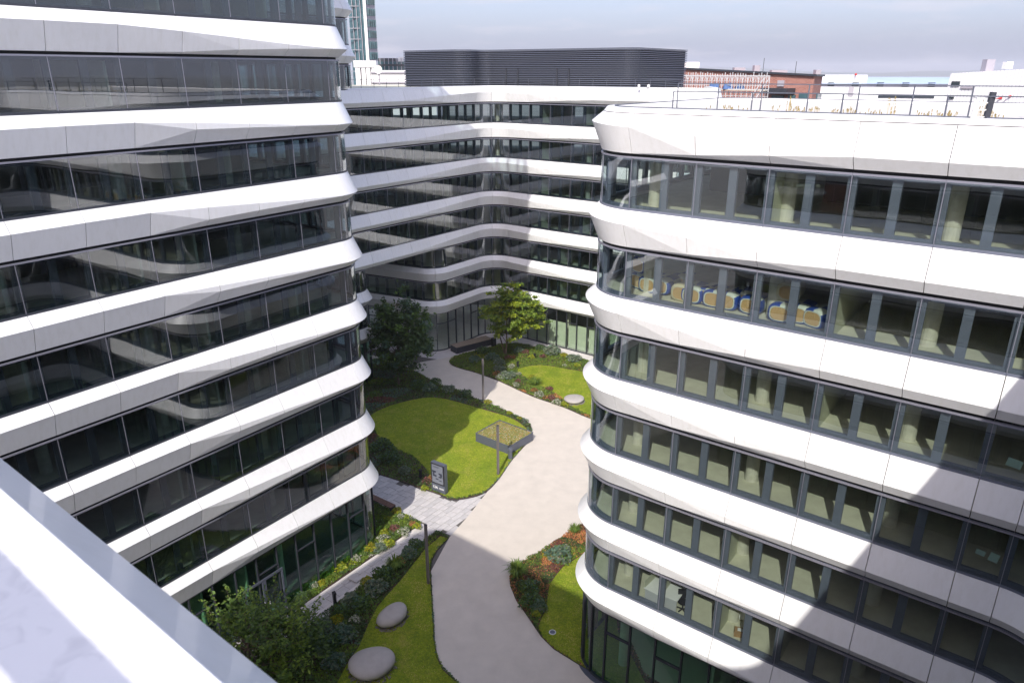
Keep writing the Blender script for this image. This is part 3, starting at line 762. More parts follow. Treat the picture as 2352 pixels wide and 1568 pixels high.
# ------------------------------------------------------------------ roof things
def railing(name, label, pts, h, post_w=.038, step=1.7, rails=(1.0,), mt='steel', thick=.036):
    root = thing(name, label, 'railing', pts[0], world=True)
    pr_ = MB()
    for a, b in zip(pts, pts[1:]):
        for f_ in rails: pr_.bar(a + Vector((0, 0, h * f_)), b + Vector((0, 0, h * f_)), thick, thick)
    pr_.build('rail', MT[mt], root)
    acc = 0.0; nxt = 0.0
    for a, b in zip(pts, pts[1:]):
        l = (b - a).length
        while nxt <= acc + l:
            p = a.lerp(b, (nxt - acc) / l); m_ = MB(); m_.bar(p - Vector((0, 0, .02)), p + Vector((0, 0, h - thick / 2)), post_w); m_.build('post', MT[mt], root); nxt += step
        acc += l
    return root
zc = ztop(1) + .20
def line_pts(path, a, b, o, z, n): return [Vector((*path.off(a + (b - a) * i / n, o), z)) for i in range(n + 1)]
railing('roof_railing', 'low dark railing on the front roof edge of the right block', line_pts(PR, sVR + 3.2, PR.len - 2, -.45, zc, 6), .62, step=3.0)
railing('roof_railing', 'taller dark railing set back on the gravel roof of the right block', line_pts(PR, sVR + 2.0, PR.len - 2, -3.4, ztop(1) + .08, 6), .98, step=1.75)
railing('roof_railing', 'thin railing along the roof edge below the dark louvred plant screen', line_pts(PB, sVB - 20, sVB + 22, -1.3, ztop(1) + .0, 20), .85, post_w=.035, step=1.6, thick=.03)
# ladder hoop and steel post on the right roof
lp = at(2258, 275, zc); lr = thing('roof_post', 'thick dark steel post standing on the right roof beside the white ladder', 'post', Vector((*(lp.to_2d() + ed * .75), ztop(1) + .09)))
m = MB(); m.bar((0, 0, 0), (.05, 0, .85), .16, .10); m.build('shaft', MT['dark'], lr); m = MB(); m.box((0, 0, .015), (.3, .3, .03)); m.build('base_plate', MT['dark'], lr)
la = thing('access_ladder', 'white hooped access ladder on the roof beside the dark post', 'ladder', Vector((*(at(2238, 275, zc).to_2d() + ed * .75), ztop(1) + .09)))
for dx in (-.2, .2):
    m = MB(); m.bar((dx, 0, 0), (dx * .9 + .06, 0, .68), .045); m.bar((dx * .9 + .06, 0, .68), (dx * .9 + .1, .25, .70), .045); m.build('stile', MT['whitepaint'], la)
for i in range(3): m = MB(); m.bar((-.2, 0, .15 + .2 * i), (.2, 0, .15 + .2 * i), .035); m.build('rung', MT['whitepaint'], la)
# distant air: pale haze that fades the hills
hz = MB(); hz.box((0, 3600, 59), (17600, 11600, 126)); hzo = hz.build('haze', []); hzo['kind'] = 'stuff'
hm = bpy.data.materials.new('haze_air'); hm.use_nodes = True; hm.node_tree.nodes.clear()
ho = N(hm.node_tree, 'ShaderNodeOutputMaterial'); hv = N(hm.node_tree, 'ShaderNodeVolumePrincipled')
hv.inputs['Color'].default_value = (.90, .92, 1, 1); hv.inputs['Density'].default_value = 1.6e-4; hv.inputs['Anisotropy'].default_value = 0.0
hm.node_tree.links.new(hv.outputs[0], ho.inputs['Volume']); hzo.data.materials.append(hm)
# dry weeds on the right roof
def weeds():
    wr = random.Random(17); m = MB()
    for c in range(95):
        t_ = wr.random(); q = sVR + 4 + t_ * (PR.len - sVR - 5); o_ = -.8 - wr.random() * 2.6; p = PR.off(q, o_); big = (wr.random() < .07) or (.66 < t_ < .72 and wr.random() < .6)
        for b_ in range(7 if big else 3):
            h = wr.uniform(.25, .65) if big else wr.uniform(.06, .25); x = p.x + wr.gauss(0, .07); y = p.y + wr.gauss(0, .07); lx = wr.gauss(0, .1) * h; z = ztop(1) + .09
            m.v += [(x - .006, y, z), (x + .006, y, z), (x + lx + .004, y, z + h), (x + lx - .004, y, z + h)]; i = len(m.v) - 4; m.f.append((i, i + 1, i + 2, i + 3)); m.m.append(0)
            for s_ in range(4):
                zz = z + h * (.6 + .1 * s_); xx = x + lx * (.6 + .1 * s_); m.quad((xx - .02, y, zz), (xx, y + .01, zz - .015), (xx + .02, y, zz + .02), (xx, y - .01, zz + .03))
    tag(m.build('roof_weeds', MT['straw']), 'dry straw coloured weeds growing on the pale gravel roof', 'weeds', kind='stuff')
weeds()

# louvred plant screen on the rear roof
PS = Path([(-12.3, 88.3, 0), (-5.2, 83.0, 1.6), (-3.2, 85.7, 1.2), (12.1, 74.2 + 2.0, 1.5), (19.2, 85.4, 0)])
scr = thing('plant_screen', 'long dark louvred plant screen on the roof of the rear block', 'plant screen', (4, 84, ztop(1)), world=True)
zs0, zs1 = ztop(1) - .1, ZC + 2.25
ssp = []
for i, g_ in enumerate(PS.seg):
    a = PS.s0[i]; b = PS.s0[i + 1] if i + 1 < len(PS.seg) else PS.len
    n = 8 if g_[0] == 'a' else 1
    ssp += [a + (b - a) * t / n for t in range(n)]
ssp.append(PS.len)
m = MB(); strip(m, PS, ssp, -.3, -.16, zs0, zs1 - .05); m.build('backing_wall', MT['slot'], scr)
nl = 21; pit = (zs1 - zs0) / nl
for l in range(nl):
    m = MB(); z = zs0 + pit * l
    for q in ssp:
        p, n = PS.at(q)
        for o_, dz in ((-.14, .012), (.06, .0), (.075, .035), (.03, pit * .50), (-.14, pit * .60)): m.v.append((p.x + n.x * o_, p.y + n.y * o_, z + dz))
    for c in range(len(ssp) - 1):
        for r_ in range(4):
            a = c * 5 + r_; m.f.append((a, a + 5, a + 6, a + 1)[::-1]); m.m.append(0)
    m.build('louver', MT['louver'], scr)
m = MB(); strip(m, PS, ssp, -.3, .09, zs1 - .02, zs1 + .05); m.build('cap', MT['louver'], scr)
sS = PS.s0[4] if len(PS.s0) > 4 else 10
for q in (sS + 1.9, sS + 3.4, sS + 8.2, sS + 9.6):
    m = MB(); strip(m, PS, [q, q + .13], .05, .13, zs0, zs0 + 1.95); m.build('door_post', MT['dark'], scr)
m = MB(); m.prism([tuple(PS.off(q, -.2)) for q in ssp] + [(5, 95), (-6, 96)], zs1 - .2, zs1 - .1); m.build('top_deck', MT['rooftop'], scr)
# weather instruments on the rear parapet
wi = thing('weather_station', 'small white weather instruments on a mast at the rear roof edge', 'instrument', atY(1478, 207, 72) - Vector((0, 0, .3)))
m = MB(); m.bar((0, 0, 0), (0, 0, .55), .04); m.bar((-.5, 0, .5), (.5, 0, .45), .03); m.build('mast', MT['scaf'], wi)
for dx in (-.45, .45): m = MB(); m.lathe((dx, 0, .5), [(.08, 0), (.13, .06), (.13, .22), (.05, .3)], 10); m.build('sensor', MT['whitepaint'], wi)

# ------------------------------------------------------------------ courtyard furniture
def lamp_column(x, y, label, h=4.3):
    p = at(x, y, .0); r_ = thing('lamp_column', label, 'lamp post', (p.x, p.y, .02), R(35), 'slim square lamp columns in the courtyard')
    m = MB(); m.box((0, 0, h * .42), (.15, .15, h * .84)); m.build('shaft', MT['post'], r_)
    m = MB(); m.box((0, 0, h * .92), (.149, .149, h * .155)); m.build('light_head', MT['post'], r_)
    m = MB(); m.box((0, 0, h + .005), (.17, .17, .02)); m.build('cap', MT['dark'], r_)
    m = MB(); m.box((0, 0, .01), (.3, .3, .03)); m.build('base_plate', MT['dark'], r_)
    return r_
lamp_column(1110, 919, 'slim bronze lamp column at the bend of the path, its shadow crossing the path')
lamp_column(1144, 1090, 'slim lamp column on the lawn in front of the square planter')
lamp_column(984, 1341, 'dark lamp column on the lawn edge below the slab square')
lamp_column(1361, 962, 'lamp column half hidden behind the curved corner of the right block')

def bollard(x, y, label, h=.95):
    p = at(x, y, .03); r_ = thing('bollard_light', label, 'bollard', (p.x, p.y, .03), R(35), 'black bollard lights beside the beds')
    m = MB(); m.box((0, 0, h * .43), (.17, .17, h * .86)); m.build('shaft', MT['blk'], r_)
    m = MB(); m.box((0, -.03, h * .93), (.18, .26, h * .14)); m.build('head', MT['blk'], r_)
    return r_
bollard(770, 1389, 'black bollard light on the edge of the slab walk beside the planting')
bollard(966, 1098, 'black bollard light standing in shade in the bed beyond the slab square', .8)
bollard(1228, 823, 'small dark bollard light among red shrubs near the plaza edge', .6)
bollard(1189, 845, 'small dark bollard light among white flowers at the corner of the rear lawn', .75)

def bin_(x, y, label):
    p = at(x, y, .02); r_ = thing('litter_bin', label, 'litter bin', (p.x, p.y, .05))
    m = MB(); m.lathe((0, 0, 0), [(.16, 0), (.17, .02), (.17, .68)], 18); m.build('body', MT['steel'], r_)
    m = MB(); m.lathe((0, 0, .70), [(.205, 0), (.21, .02), (.21, .20), (.19, .26), (.10, .29)], 18); m.build('hood', MT['steel'], r_)
    m = MB(); m.lathe((0, 0, .665), [(.10, 0), (.10, .05)], 12); m.build('neck', MT['blk'], r_)
bin_(1172, 1053, 'round grey litter bin with hood at the corner of the square planter')
p = at(1134, 796); r_ = thing('litter_bin', 'slim black square litter bin beside the long wooden topped bench', 'litter bin', (p.x, p.y, .01), R(37))
m = MB(); m.box((0, 0, .5), (.42, .42, 1.0)); m.build('body', MT['blk'], r_); m = MB(); m.box((0, 0, 1.03), (.44, .44, .04)); m.build('lid', MT['dark'], r_)

# square sedum planter
zp = .82
c1, c2_, c3, c4 = at(1093, 994, zp), at(1147, 965, zp), at(1215, 989, zp), at(1180, 1029, zp)
cc = (c1 + c2_ + c3 + c4) / 4
e1 = ((c4 - c1) + (c3 - c2_)) / 2; e1.z = 0; hw_ = e1.length / 2; e2_ = ((c2_ - c1) + (c3 - c4)) / 2; hd_ = e2_.length / 2
pl = thing('planter', 'square steel planter topped with a sedum mat on the lawn', 'planter', (cc.x, cc.y, .05), math.atan2(e1.y, e1.x))
for sx, sy, lx, ly in ((0, -1, hw_ * 2, .05), (0, 1, hw_ * 2, .05), (-1, 0, .05, hd_ * 2 - .1), (1, 0, .05, hd_ * 2 - .1)):
    n_ = 3
    for q in range(n_):
        m = MB(); l = (lx if sy else ly) / n_; f_ = (q - 1) * l
        c = (f_, sy * (hd_ - .025), .385) if sy else (sx * (hw_ - .025), f_, .385)
        m.box(c, (l - .008, .05, .75) if sy else (.05, l - .008, .75)); m.build('side_panel', MT['steel'], pl)
m = MB()
for a, b in (((-hw_, -hd_), (hw_, -hd_)), ((hw_, -hd_), (hw_, hd_)), ((hw_, hd_), (-hw_, hd_)), ((-hw_, hd_), (-hw_, -hd_))): m.bar((*a, .775), (*b, .775), .07, .03)
m.build('rim', MT['steel'], pl)
m = MB(); m.box((0, 0, .38), (2 * hw_ - .12, 2 * hd_ - .12, .74)); m.build('soil', MT['sedum'], pl)
m = MB()
for q in range(1500):
    x, y = rnd.uniform(-hw_ + .08, hw_ - .08), rnd.uniform(-hd_ + .08, hd_ - .08); s_ = rnd.uniform(.02, .05); a_ = rnd.uniform(0, 6.28); z = .75 + rnd.uniform(.0, .05)
    dx, dy = math.cos(a_) * s_, math.sin(a_) * s_; m.quad((x - dx, y - dy, z), (x + dy, y - dx, z + .02), (x + dx, y + dy, z + .01), (x - dy, y + dx, z + .03), (0, 0, 1, 2, 3)[q % 5])
m.build('sedum', [LEAF['light'], LEAF['yellow'], LEAF['orange'], LEAF['white']], pl, kind='stuff')

# long bench in front of the rear block
ba, bb = at(1047, 812), at(1128, 791); dl = (bb - ba)
bn = thing('long_bench', 'long dark bench block with weathered wooden top on the rear plaza', 'bench', ((ba + bb) / 2).to_tuple(), math.atan2(dl.y, dl.x))
bl = dl.length
m = MB(); m.box((0, .45, .38), (bl, 1.3, .74)); m.build('body', MT['dark'], bn)
for q in range(9): m = MB(); m.box((0, -.15 + q * .15, .775), (bl + .04, .14, .045)); m.build('slat', MT['woodgrey'], bn)
# small bench by the left block
ba, bb = at(845, 1136, .42), at(903, 1163, .42); dl = bb - ba
bs = thing('bench', 'brown slatted bench on dark ends in the shade beside the left block', 'bench', ((ba.x + bb.x) / 2, (ba.y + bb.y) / 2, .0), math.atan2(dl.y, dl.x))
bl = dl.length
for q in range(4): m = MB(); m.box((0, -.2 + q * .13, .44), (bl, .115, .05)); m.build('slat', MT['wood'], bs)
for sx in (-1, 1): m = MB(); m.box((sx * (bl / 2 - .06), 0, .205), (.1, .5, .41)); m.build('leg', MT['dark'], bs)

# information totem
sa = at(992, 1124, .05); sb_ = at(1022.7, 1136, .05); dl = sb_ - sa
tm = thing('sign_totem', 'dark information totem with a site map and white lettering at the lawn corner', 'sign', ((sa.x + sb_.x) / 2, (sa.y + sb_.y) / 2, .05), math.atan2(dl.y, dl.x))
tw = dl.length * 1.0; th = 2.42
m = MB(); m.box((0, .16, th / 2), (tw, .32, th)); m.build('case', MT['steel'], tm)
m = MB(); m.box((0, -.006, th * .63), (tw * .98, .016, th * .70)); m.build('bezel', MT['blk'], tm)
m = MB(); m.box((-.02 * tw, -.017, th * .635), (tw * .80, .01, th * .62)); m.build('screen', MT['screen'], tm)
m = MB()
for x, z, w1, h1 in ((-.26, .70, .28, .06), (-.30, .63, .12, .10), (-.22, .56, .26, .06), (.20, .66, .24, .06), (.26, .60, .14, .10), (.16, .55, .18, .05), (-.05, .46, .2, .04), (.2, .43, .18, .03), (-.1, .88, .5, .012), (-.1, .86, .36, .012)):
    m.box((x * tw, -.0235, z * th + .02), (w1 * tw, .003, h1 * th))
m.build('map_print', MT['screend'], tm, kind='stuff')
def text(body, size, loc, parent, name):
    c = bpy.data.curves.new(name, 'FONT'); c.body = body; c.size = size; c.extrude = .002; c.offset = size * .018 if size > .1 else 0
    o = bpy.data.objects.new(name, c); COL.objects.link(o); c.materials.append(MT['letter']); o.parent = parent; o.location = loc; o.rotation_euler = (R(90), 0, 0)
    dg = bpy.context.evaluated_depsgraph_get(); me = bpy.data.meshes.new_from_object(o.evaluated_get(dg)); n_ = bpy.data.objects.new(name, me); COL.objects.link(n_); n_.parent = parent; n_.location = loc; n_.rotation_euler = o.rotation_euler; bpy.data.objects.remove(o); n_.name = name; return n_
text('13A', .30, (-.42 * tw, -.004, .28), tm, 'lettering')
for i in range(2):
    m = MB(); m.box((.24 * tw, -.003, .40 - .07 * i), (.34 * tw, .006, .03)); m.build('text_line', MT['letter'], tm)

# boulders
def boulder(xl, xr, yc, yb, label, rz=0.0, asp=1.0, hgt=.55):
    a = at(xl, yc, .2); b = at(xr, yc, .2); c = at((xl + xr) / 2, yc, .2); wd = (b - a).length / 2
    r_ = thing('boulder', label, 'boulder', (c.x, c.y, .05), rz, 'smooth cast stone boulders on the lawns')
    m = MB(); nu, nv = 36, 18
    for j in range(nv + 1):
        ph = -math.pi / 2 + math.pi * j / nv
        cp = math.copysign(abs(math.cos(ph)) ** .75, math.cos(ph)); sp = math.copysign(abs(math.sin(ph)) ** .9, math.sin(ph))
        for q in range(nu):
            t_ = 2 * math.pi * q / nu; rr_ = 1 + .045 * math.sin(2 * t_ + 1) + .03 * math.sin(3 * t_)
            m.v.append((wd * cp * math.cos(t_) * rr_, wd * asp * cp * math.sin(t_) * rr_, hgt / 2 + hgt / 2 * sp * (1 + .08 * math.cos(t_))))
    for j in range(nv):
        for q in range(nu):
            k = (q + 1) % nu; m.f.append((j * nu + q, j * nu + k, (j + 1) * nu + k, (j + 1) * nu + q)); m.m.append(0)
    m.build('stone', MT['boulder'], r_, smooth=True)
    m = MB(); gr = random.Random(int(xl))
    for q in range(260):
        t_ = gr.uniform(0, 6.28); rr_ = gr.uniform(.72, 1.10); x = wd * rr_ * math.cos(t_); y = wd * asp * rr_ * math.sin(t_); m.box((x, y, .02), (gr.uniform(.04, .09), gr.uniform(.04, .09), .06), gr.uniform(0, 3))
    m.build('gravel_ring', MT['gravel'], r_, kind='stuff')
boulder(862, 941, 1419, 1455, 'egg shaped pale boulder lying on the lawn between the planting and the path', R(52), .72, .75)
boulder(803, 906, 1530, 1568, 'round pale boulder at the bottom edge, nearest the shrubs', R(10), .92, .8)
boulder(1296, 1341, 918, 935, 'flat round pale boulder on the sunlit rear lawn', 0, 1.0, .5)
# round floor light
p = at(1269, 1451, .07); r_ = thing('floor_light', 'round in-ground light with pale rim in the lawn by the right block', 'floor light', (p.x, p.y, .055))
m = MB(); m.lathe((0, 0, 0), [(.20, 0), (.20, .03), (.15, .034)], 24); m.build('rim', MT['scaf'], r_); m = MB(); m.lathe((0, 0, .034), [(.15, 0), (.14, .006)], 24); m.build('lens', MT['steel'], r_)
# stepping slabs in the planting
for x, y, lb in ((742, 1413, 'stepping slab in the planting nearest the bollard'), (712, 1430, 'stepping slab in the planting below its twin')):
    p = at(x, y, .06); m = MB(); m.box((0, 0, 0), (.9, .55, .06)); o = m.build('stepping_slab', MT['slabstone2']); o.location = (p.x, p.y, .08); o.rotation_euler.z = rz_s; tag(o, lb, 'paving slab', 'stepping slabs')
p = at(815, 1328, .06); m = MB(); m.box((0, 0, 0), (.5, .8, .06)); o = m.build('stepping_slab', MT['slabstone2']); o.location = (p.x, p.y, .09); o.rotation_euler.z = rz_s; tag(o, 'stepping slab set across the narrow bed under the left glass front', 'paving slab', 'stepping slabs')
# double door of the left block
dj = [j for j in PL.joints() if sVL - 22 < (j[0] + j[1]) / 2 < sVL - 1]
p_door = at(590, 1405, 0); q_best = min([sVL - 22 + .05 * i for i in range(440)], key=lambda q: (PL.off(q, .04) - Vector((p_door.x, p_door.y))).length)
for i in range(2):
    a = q_best - 1.3 + 1.3 * i; m = MB()
    for x0, x1 in ((a + .01, a + .12), (a + 1.17, a + 1.28)): strip(m, PL, [x0, x1], .04, .10, .12, 2.9)
    for z0, z1 in ((.12, .3), (2.75, 2.9)): strip(m, PL, [a + .12, a + 1.17], .045, .095, z0, z1)
    d_ = m.build('door', MT['steel'], left)
    m = MB(); strip(m, PL, [a + (1.12 if i == 0 else .14), a + (1.16 if i == 0 else .18)], .10, .16, 1.0, 1.4); h_ = m.build('handle', MT['scaf'], d_); h_.matrix_parent_inverse = Matrix.Identity(4)

# ------------------------------------------------------------------ inside the right block
def floor_z(k): return ztop(k) - .05
fr_ang = math.atan2(-.604, .797)
def superell(n, a, b, e=.62):
    out = []
    for q in range(n):
        t_ = 2 * math.pi * q / n; c, s_ = math.cos(t_), math.sin(t_)
        out.append((a * math.copysign(abs(c) ** e, c), b * math.copysign(abs(s_) ** e, s_)))
    return out
def make_bale(label, cream, loc, rz):
    r_ = thing('insulation_bale', label, 'insulation bale', loc, rz, 'wrapped mineral wool bales behind the window')
    n = 20; A, B = .46, .36; m = MB()
    prof = [(0, .70), (.0, .80), (.05, .97), (.16, 1.0), (.42, 1.0), (.44, 1.0), (1.1, .98), (1.2, .85)]
    for y, f_ in prof:
        for x, z in superell(n, A * f_, B * f_): m.v.append((x, y, B + z))
    for j in range(len(prof) - 1):
        for q in range(n):
            k = (q + 1) % n; m.f.append((j * n + q, j * n + k, (j + 1) * n + k, (j + 1) * n + q)); m.m.append(0 if cream else (1 if j in (1, 2, 3) and not 2 <= q <= 4 else (1 if j >= 5 and q in (2, 3, 4) else 0)))
    m.f.append(tuple((len(prof) - 1) * n + q for q in range(n))); m.m.append(0)
    m.build('wrap', [MT['wrapc'] if cream else MT['wrapw'], MT['wrapb']], r_, smooth=True)
    m = MB(); i = 0
    for x, z in superell(n, A * .72, B * .72, .8): m.v.append((x, .012, B + z))
    m.f.append(tuple(range(n))); m.m.append(0); m.build('core', MT['core_end'], r_)
    return r_
zf = floor_z(3)
proto_w = proto_c = None
BALES = [(1484, 672, 0, .0, 'blue and white bale, left end of the row, lit by the corner reflection'), (1513, 676, 0, .0, 'blue and white bale half hidden by the first window post'), (1537, 676, 0, .7, 'blue and white bale behind the cream one'), (1560, 692, 1, .0, 'cream wrapped bale among blue and white ones'), (1585, 697, 0, .0, 'small part of a blue bale right of the cream bale'), (1612, 703, 0, .2, 'white bale behind the post, blue stripe on top'), (1634, 706, 0, .0, 'blue ringed bale with large tan end in the third window'), (1662, 713, 0, .1, 'bale with tan end cut by the window post, third window'), (1690, 714, 0, .3, 'bale with a blue end partly behind the middle post'), (1718, 722, 0, .0, 'blue ringed bale filling the fourth window'), (1786, 740, 0, .0, 'blue ringed bale below the cream bale by the column'), (1825, 744, 0, .1, 'blue bale right of the column, second from the right end'), (1862, 752, 0, -.5, 'white and blue bale at the right end of the row, turned sideways')]
for i, (x, y, cream, back, lb) in enumerate(BALES):
    p = at(x, y, zf + .02); base = Vector((p.x, p.y, zf)) + Vector((.604, .797, 0)) * max(0, back)
    rz = fr_ang + (-.35 if back < 0 else rnd.uniform(-.12, .12))
    pr_ = proto_c if cream else proto_w
    if pr_ is None:
        o = make_bale(lb, cream, base, rz)
        if cream: proto_c = o
        else: proto_w = o
    else: dup(pr_, base, rz, lb)
p = at(1802, 705, zf + .54); dup(proto_c, Vector((p.x, p.y, zf + .71)) + Vector((.604, .797, 0)) * .15, fr_ang + .1, 'cream bale stacked on top of a blue one by the column')
for i in range(3):
    p = at(1436, 668, zf); dup(proto_w, (p.x + .5, p.y + .3, zf + .71 * i), fr_ang - .3, ['lowest', 'middle', 'topmost'][i] + ' bale of the stack behind the curved corner glass')
# desks behind the lowest office window
zd = floor_z(7)
def desk(x, y, label, rz):
    p = at(x, y, zd + .74) + Vector((.604, .797, 0)) * 1.15; r_ = thing('office_desk', label, 'desk', (p.x, p.y, zd), rz, 'white desks behind the lowest office windows')
    m = MB(); m.box((0, 0, .73), (1.6, .8, .03)); m.build('desktop', MT['whitepaint'], r_)
    for sx in (-.7, .7): m = MB(); m.box((sx, 0, .355), (.06, .7, .71)); m.build('leg', MT['scaf'], r_)
    m = MB(); m.box((0, .38, .95), (1.5, .03, .42)); m.build('screen_panel', MT['part'], r_)
desk(1490, 1368, 'white desk beside the column in the first lowest office window', fr_ang + 1.5)
desk(1528, 1382, 'white desk with grey screen panel in the second lowest office window', fr_ang + 1.6)
p = at(1548, 1425, zd) + Vector((.604, .797, 0)) * .9; ch = thing('office_chair', 'black office chair below the white desk behind the lowest office windows', 'chair', (p.x, p.y, zd))
m = MB(); m.lathe((0, 0, .44), [(.22, 0), (.25, .03), (.24, .07)], 16); m.build('seat', MT['blk'], ch); m = MB(); m.box((0, .23, .78), (.42, .06, .5)); m.build('backrest', MT['blk'], ch); m = MB(); m.bar((0, 0, .08), (0, 0, .45), .06); m.build('stem', MT['blk'], ch)
for a_ in range(5): m = MB(); m.bar((0, 0, .08), (.28 * math.cos(a_ * 1.257), .28 * math.sin(a_ * 1.257), .05), .05); m.build('foot', MT['blk'], ch)
p = at(1675, 1448, zd); cb = thing('cabinet', 'white cabinet beside the column in the fourth lowest office window', 'cabinet', (p.x + .75, p.y + 1.0, zd), fr_ang)
m = MB(); m.box((0, 0, .8), (.8, .45, 1.6)); m.build('carcass', MT['whitepaint'], cb); m = MB(); m.box((0, -.232, .8), (.78, .02, 1.56)); m.build('door', MT['whitepaint'], cb)
p = at(1688, 1462, zd + .3); bx = thing('cardboard_box', 'open cardboard box on the floor before the white cabinet', 'box', (p.x + .35, p.y + .45, zd), fr_ang + .3)
m = MB(); m.box((0, 0, .15), (.45, .35, .3)); m.build('body', MT['cardboard'], bx); m = MB(); m.box((.03, .0, .306), (.25, .2, .008)); m.build('sheet', MT['whitepaint'], bx)
# paper sheets taped to the glass
for x, y, k, w1, h1, lb in ((2330, 1064, 5, .42, .30, 'mint paper sheet taped inside the window at the right edge, upper row'), (2252, 1268, 6, .28, .20, 'small mint paper sheet taped inside the window, left of a larger one'), (2283, 1280, 6, .28, .34, 'larger mint paper sheet taped inside the window beside a small one')):
    d = ray(x, y); n = Vector((.604, .797)); P0 = Vector((V[0], V[1])) + n * .35; t_ = n.dot(P0) / (n.x * d.x + n.y * d.y); q = Vector((0, 0, ZC)) + d * t_
    m = MB(); m.box((0, 0, 0), (w1, .006, h1)); o = m.build('paper_sheet', MT['paper']); o.location = q; o.rotation_euler = (0, R(8), fr_ang); tag(o, lb, 'paper', 'paper sheets on the windows')
# a person standing inside
def person(loc, rz, label):
    r_ = thing('person', label, 'person', loc, rz)
    J = [((0, 0, .95), .14), ((0, 0, 1.15), .13), ((0, .01, 1.38), .15), ((0, .01, 1.50), .07), ((0, 0, 1.58), .065), ((0, -.01, 1.66), .10), ((0, 0, 1.74), .085),
         ((.19, .01, 1.42), .065), ((.25, -.02, 1.16), .05), ((.14, -.22, 1.12), .04), ((-.19, .01, 1.42), .065), ((-.25, -.02, 1.16), .05), ((-.14, -.22, 1.12), .04),
         ((.10, 0, .86), .10), ((.11, -.01, .48), .07), ((.11, .02, .09), .05), ((.11, -.12, .04), .04), ((-.10, 0, .86), .10), ((-.11, -.01, .48), .07), ((-.11, .02, .09), .05), ((-.11, -.12, .04), .04)]
    E_ = [(0, 1), (1, 2), (2, 3), (3, 4), (4, 5), (5, 6), (2, 7), (7, 8), (8, 9), (2, 10), (10, 11), (11, 12), (0, 13), (13, 14), (14, 15), (15, 16), (0, 17), (17, 18), (18, 19), (19, 20)]
    me = bpy.data.meshes.new('body'); me.from_pydata([j[0] for j in J], E_, []); o = bpy.data.objects.new('body', me); COL.objects.link(o); o.parent = r_
    o.modifiers.new('skin', 'SKIN')
    if not me.skin_vertices: me.skin_vertices.new()
    for i, j in enumerate(J): me.skin_vertices[0].data[i].radius = (j[1], j[1])
    me.skin_vertices[0].data[0].use_root = True
    sd = o.modifiers.new('sub', 'SUBSURF'); sd.levels = sd.render_levels = 2
    me.materials.append(MT['skin'])
    for nm, z0, z1, w1, mt_ in (('shirt', .98, 1.47, (.46, .30), 'shirt'), ('trousers', .08, .98, (.36, .26), 'trous')):
        m = MB(); n = 16
        if nm == 'shirt':
            pf = [(.17, 0), (.18, .1), (.185, .25), (.205, .40), (.15, .49)]
            m.lathe((0, 0, z0), pf, n)
            for sx in (-1, 1): m.bar((sx * .17, .01, 1.43), (sx * .26, -.02, 1.16), .15, .15, sides=10, w2=.8)
        else:
            for sx in (-1, 1): m.bar((sx * .11, .0, .10), (sx * .09, 0, .98), .15, .17, sides=10, w2=1.35)
        m.build(nm, MT[mt_], r_, smooth=True)
    m = MB(); m.lathe((0, .02, 1.66), [(.105, 0), (.112, .06), (.09, .13), (.03, .165)], 14); m.build('hair', MT['hair'], r_, smooth=True)
pz = floor_z(6); pp = at(2130, 1262, pz + .1); person((pp.x + .5, pp.y + .75, pz), fr_ang, 'person in a white shirt and dark trousers standing inside the shaded window')

# ------------------------------------------------------------------ plants
def cloud(n, fn, size, mats, wts, rr, flat=.5):
    m = MB(); idx = list(range(len(mats)))
    for q in range(n):
        x, y, z = fn(rr); s_ = size * rr.uniform(.6, 1.3)
        u = Vector((rr.gauss(0, 1), rr.gauss(0, 1), rr.gauss(0, flat))).normalized(); vv = u.cross(Vector((rr.gauss(0, 1), rr.gauss(0, 1), rr.gauss(0, 1)))).normalized() * (s_ * .55); u *= s_
        p_ = Vector((x, y, z)); i = len(m.v)
        m.v += [tuple(p_ - u), tuple(p_ + vv), tuple(p_ + u), tuple(p_ - vv)]; m.f.append((i, i + 1, i + 2, i + 3)); m.m.append(rr.choices(idx, wts)[0])
    return m
def dome(r_, h):
    def f(rr):
        t_ = rr.uniform(0, 6.283); u = rr.random() ** .5; rad = r_ * u * (1 + .18 * math.sin(3 * t_ + r_ * 40)); top = h * math.sqrt(max(0, 1 - u * u * .85)) * (1 + .15 * math.sin(5 * t_))
        return rad * math.cos(t_), rad * math.sin(t_), .04 + top * (rr.random() ** .35)
    return f
SH = {}
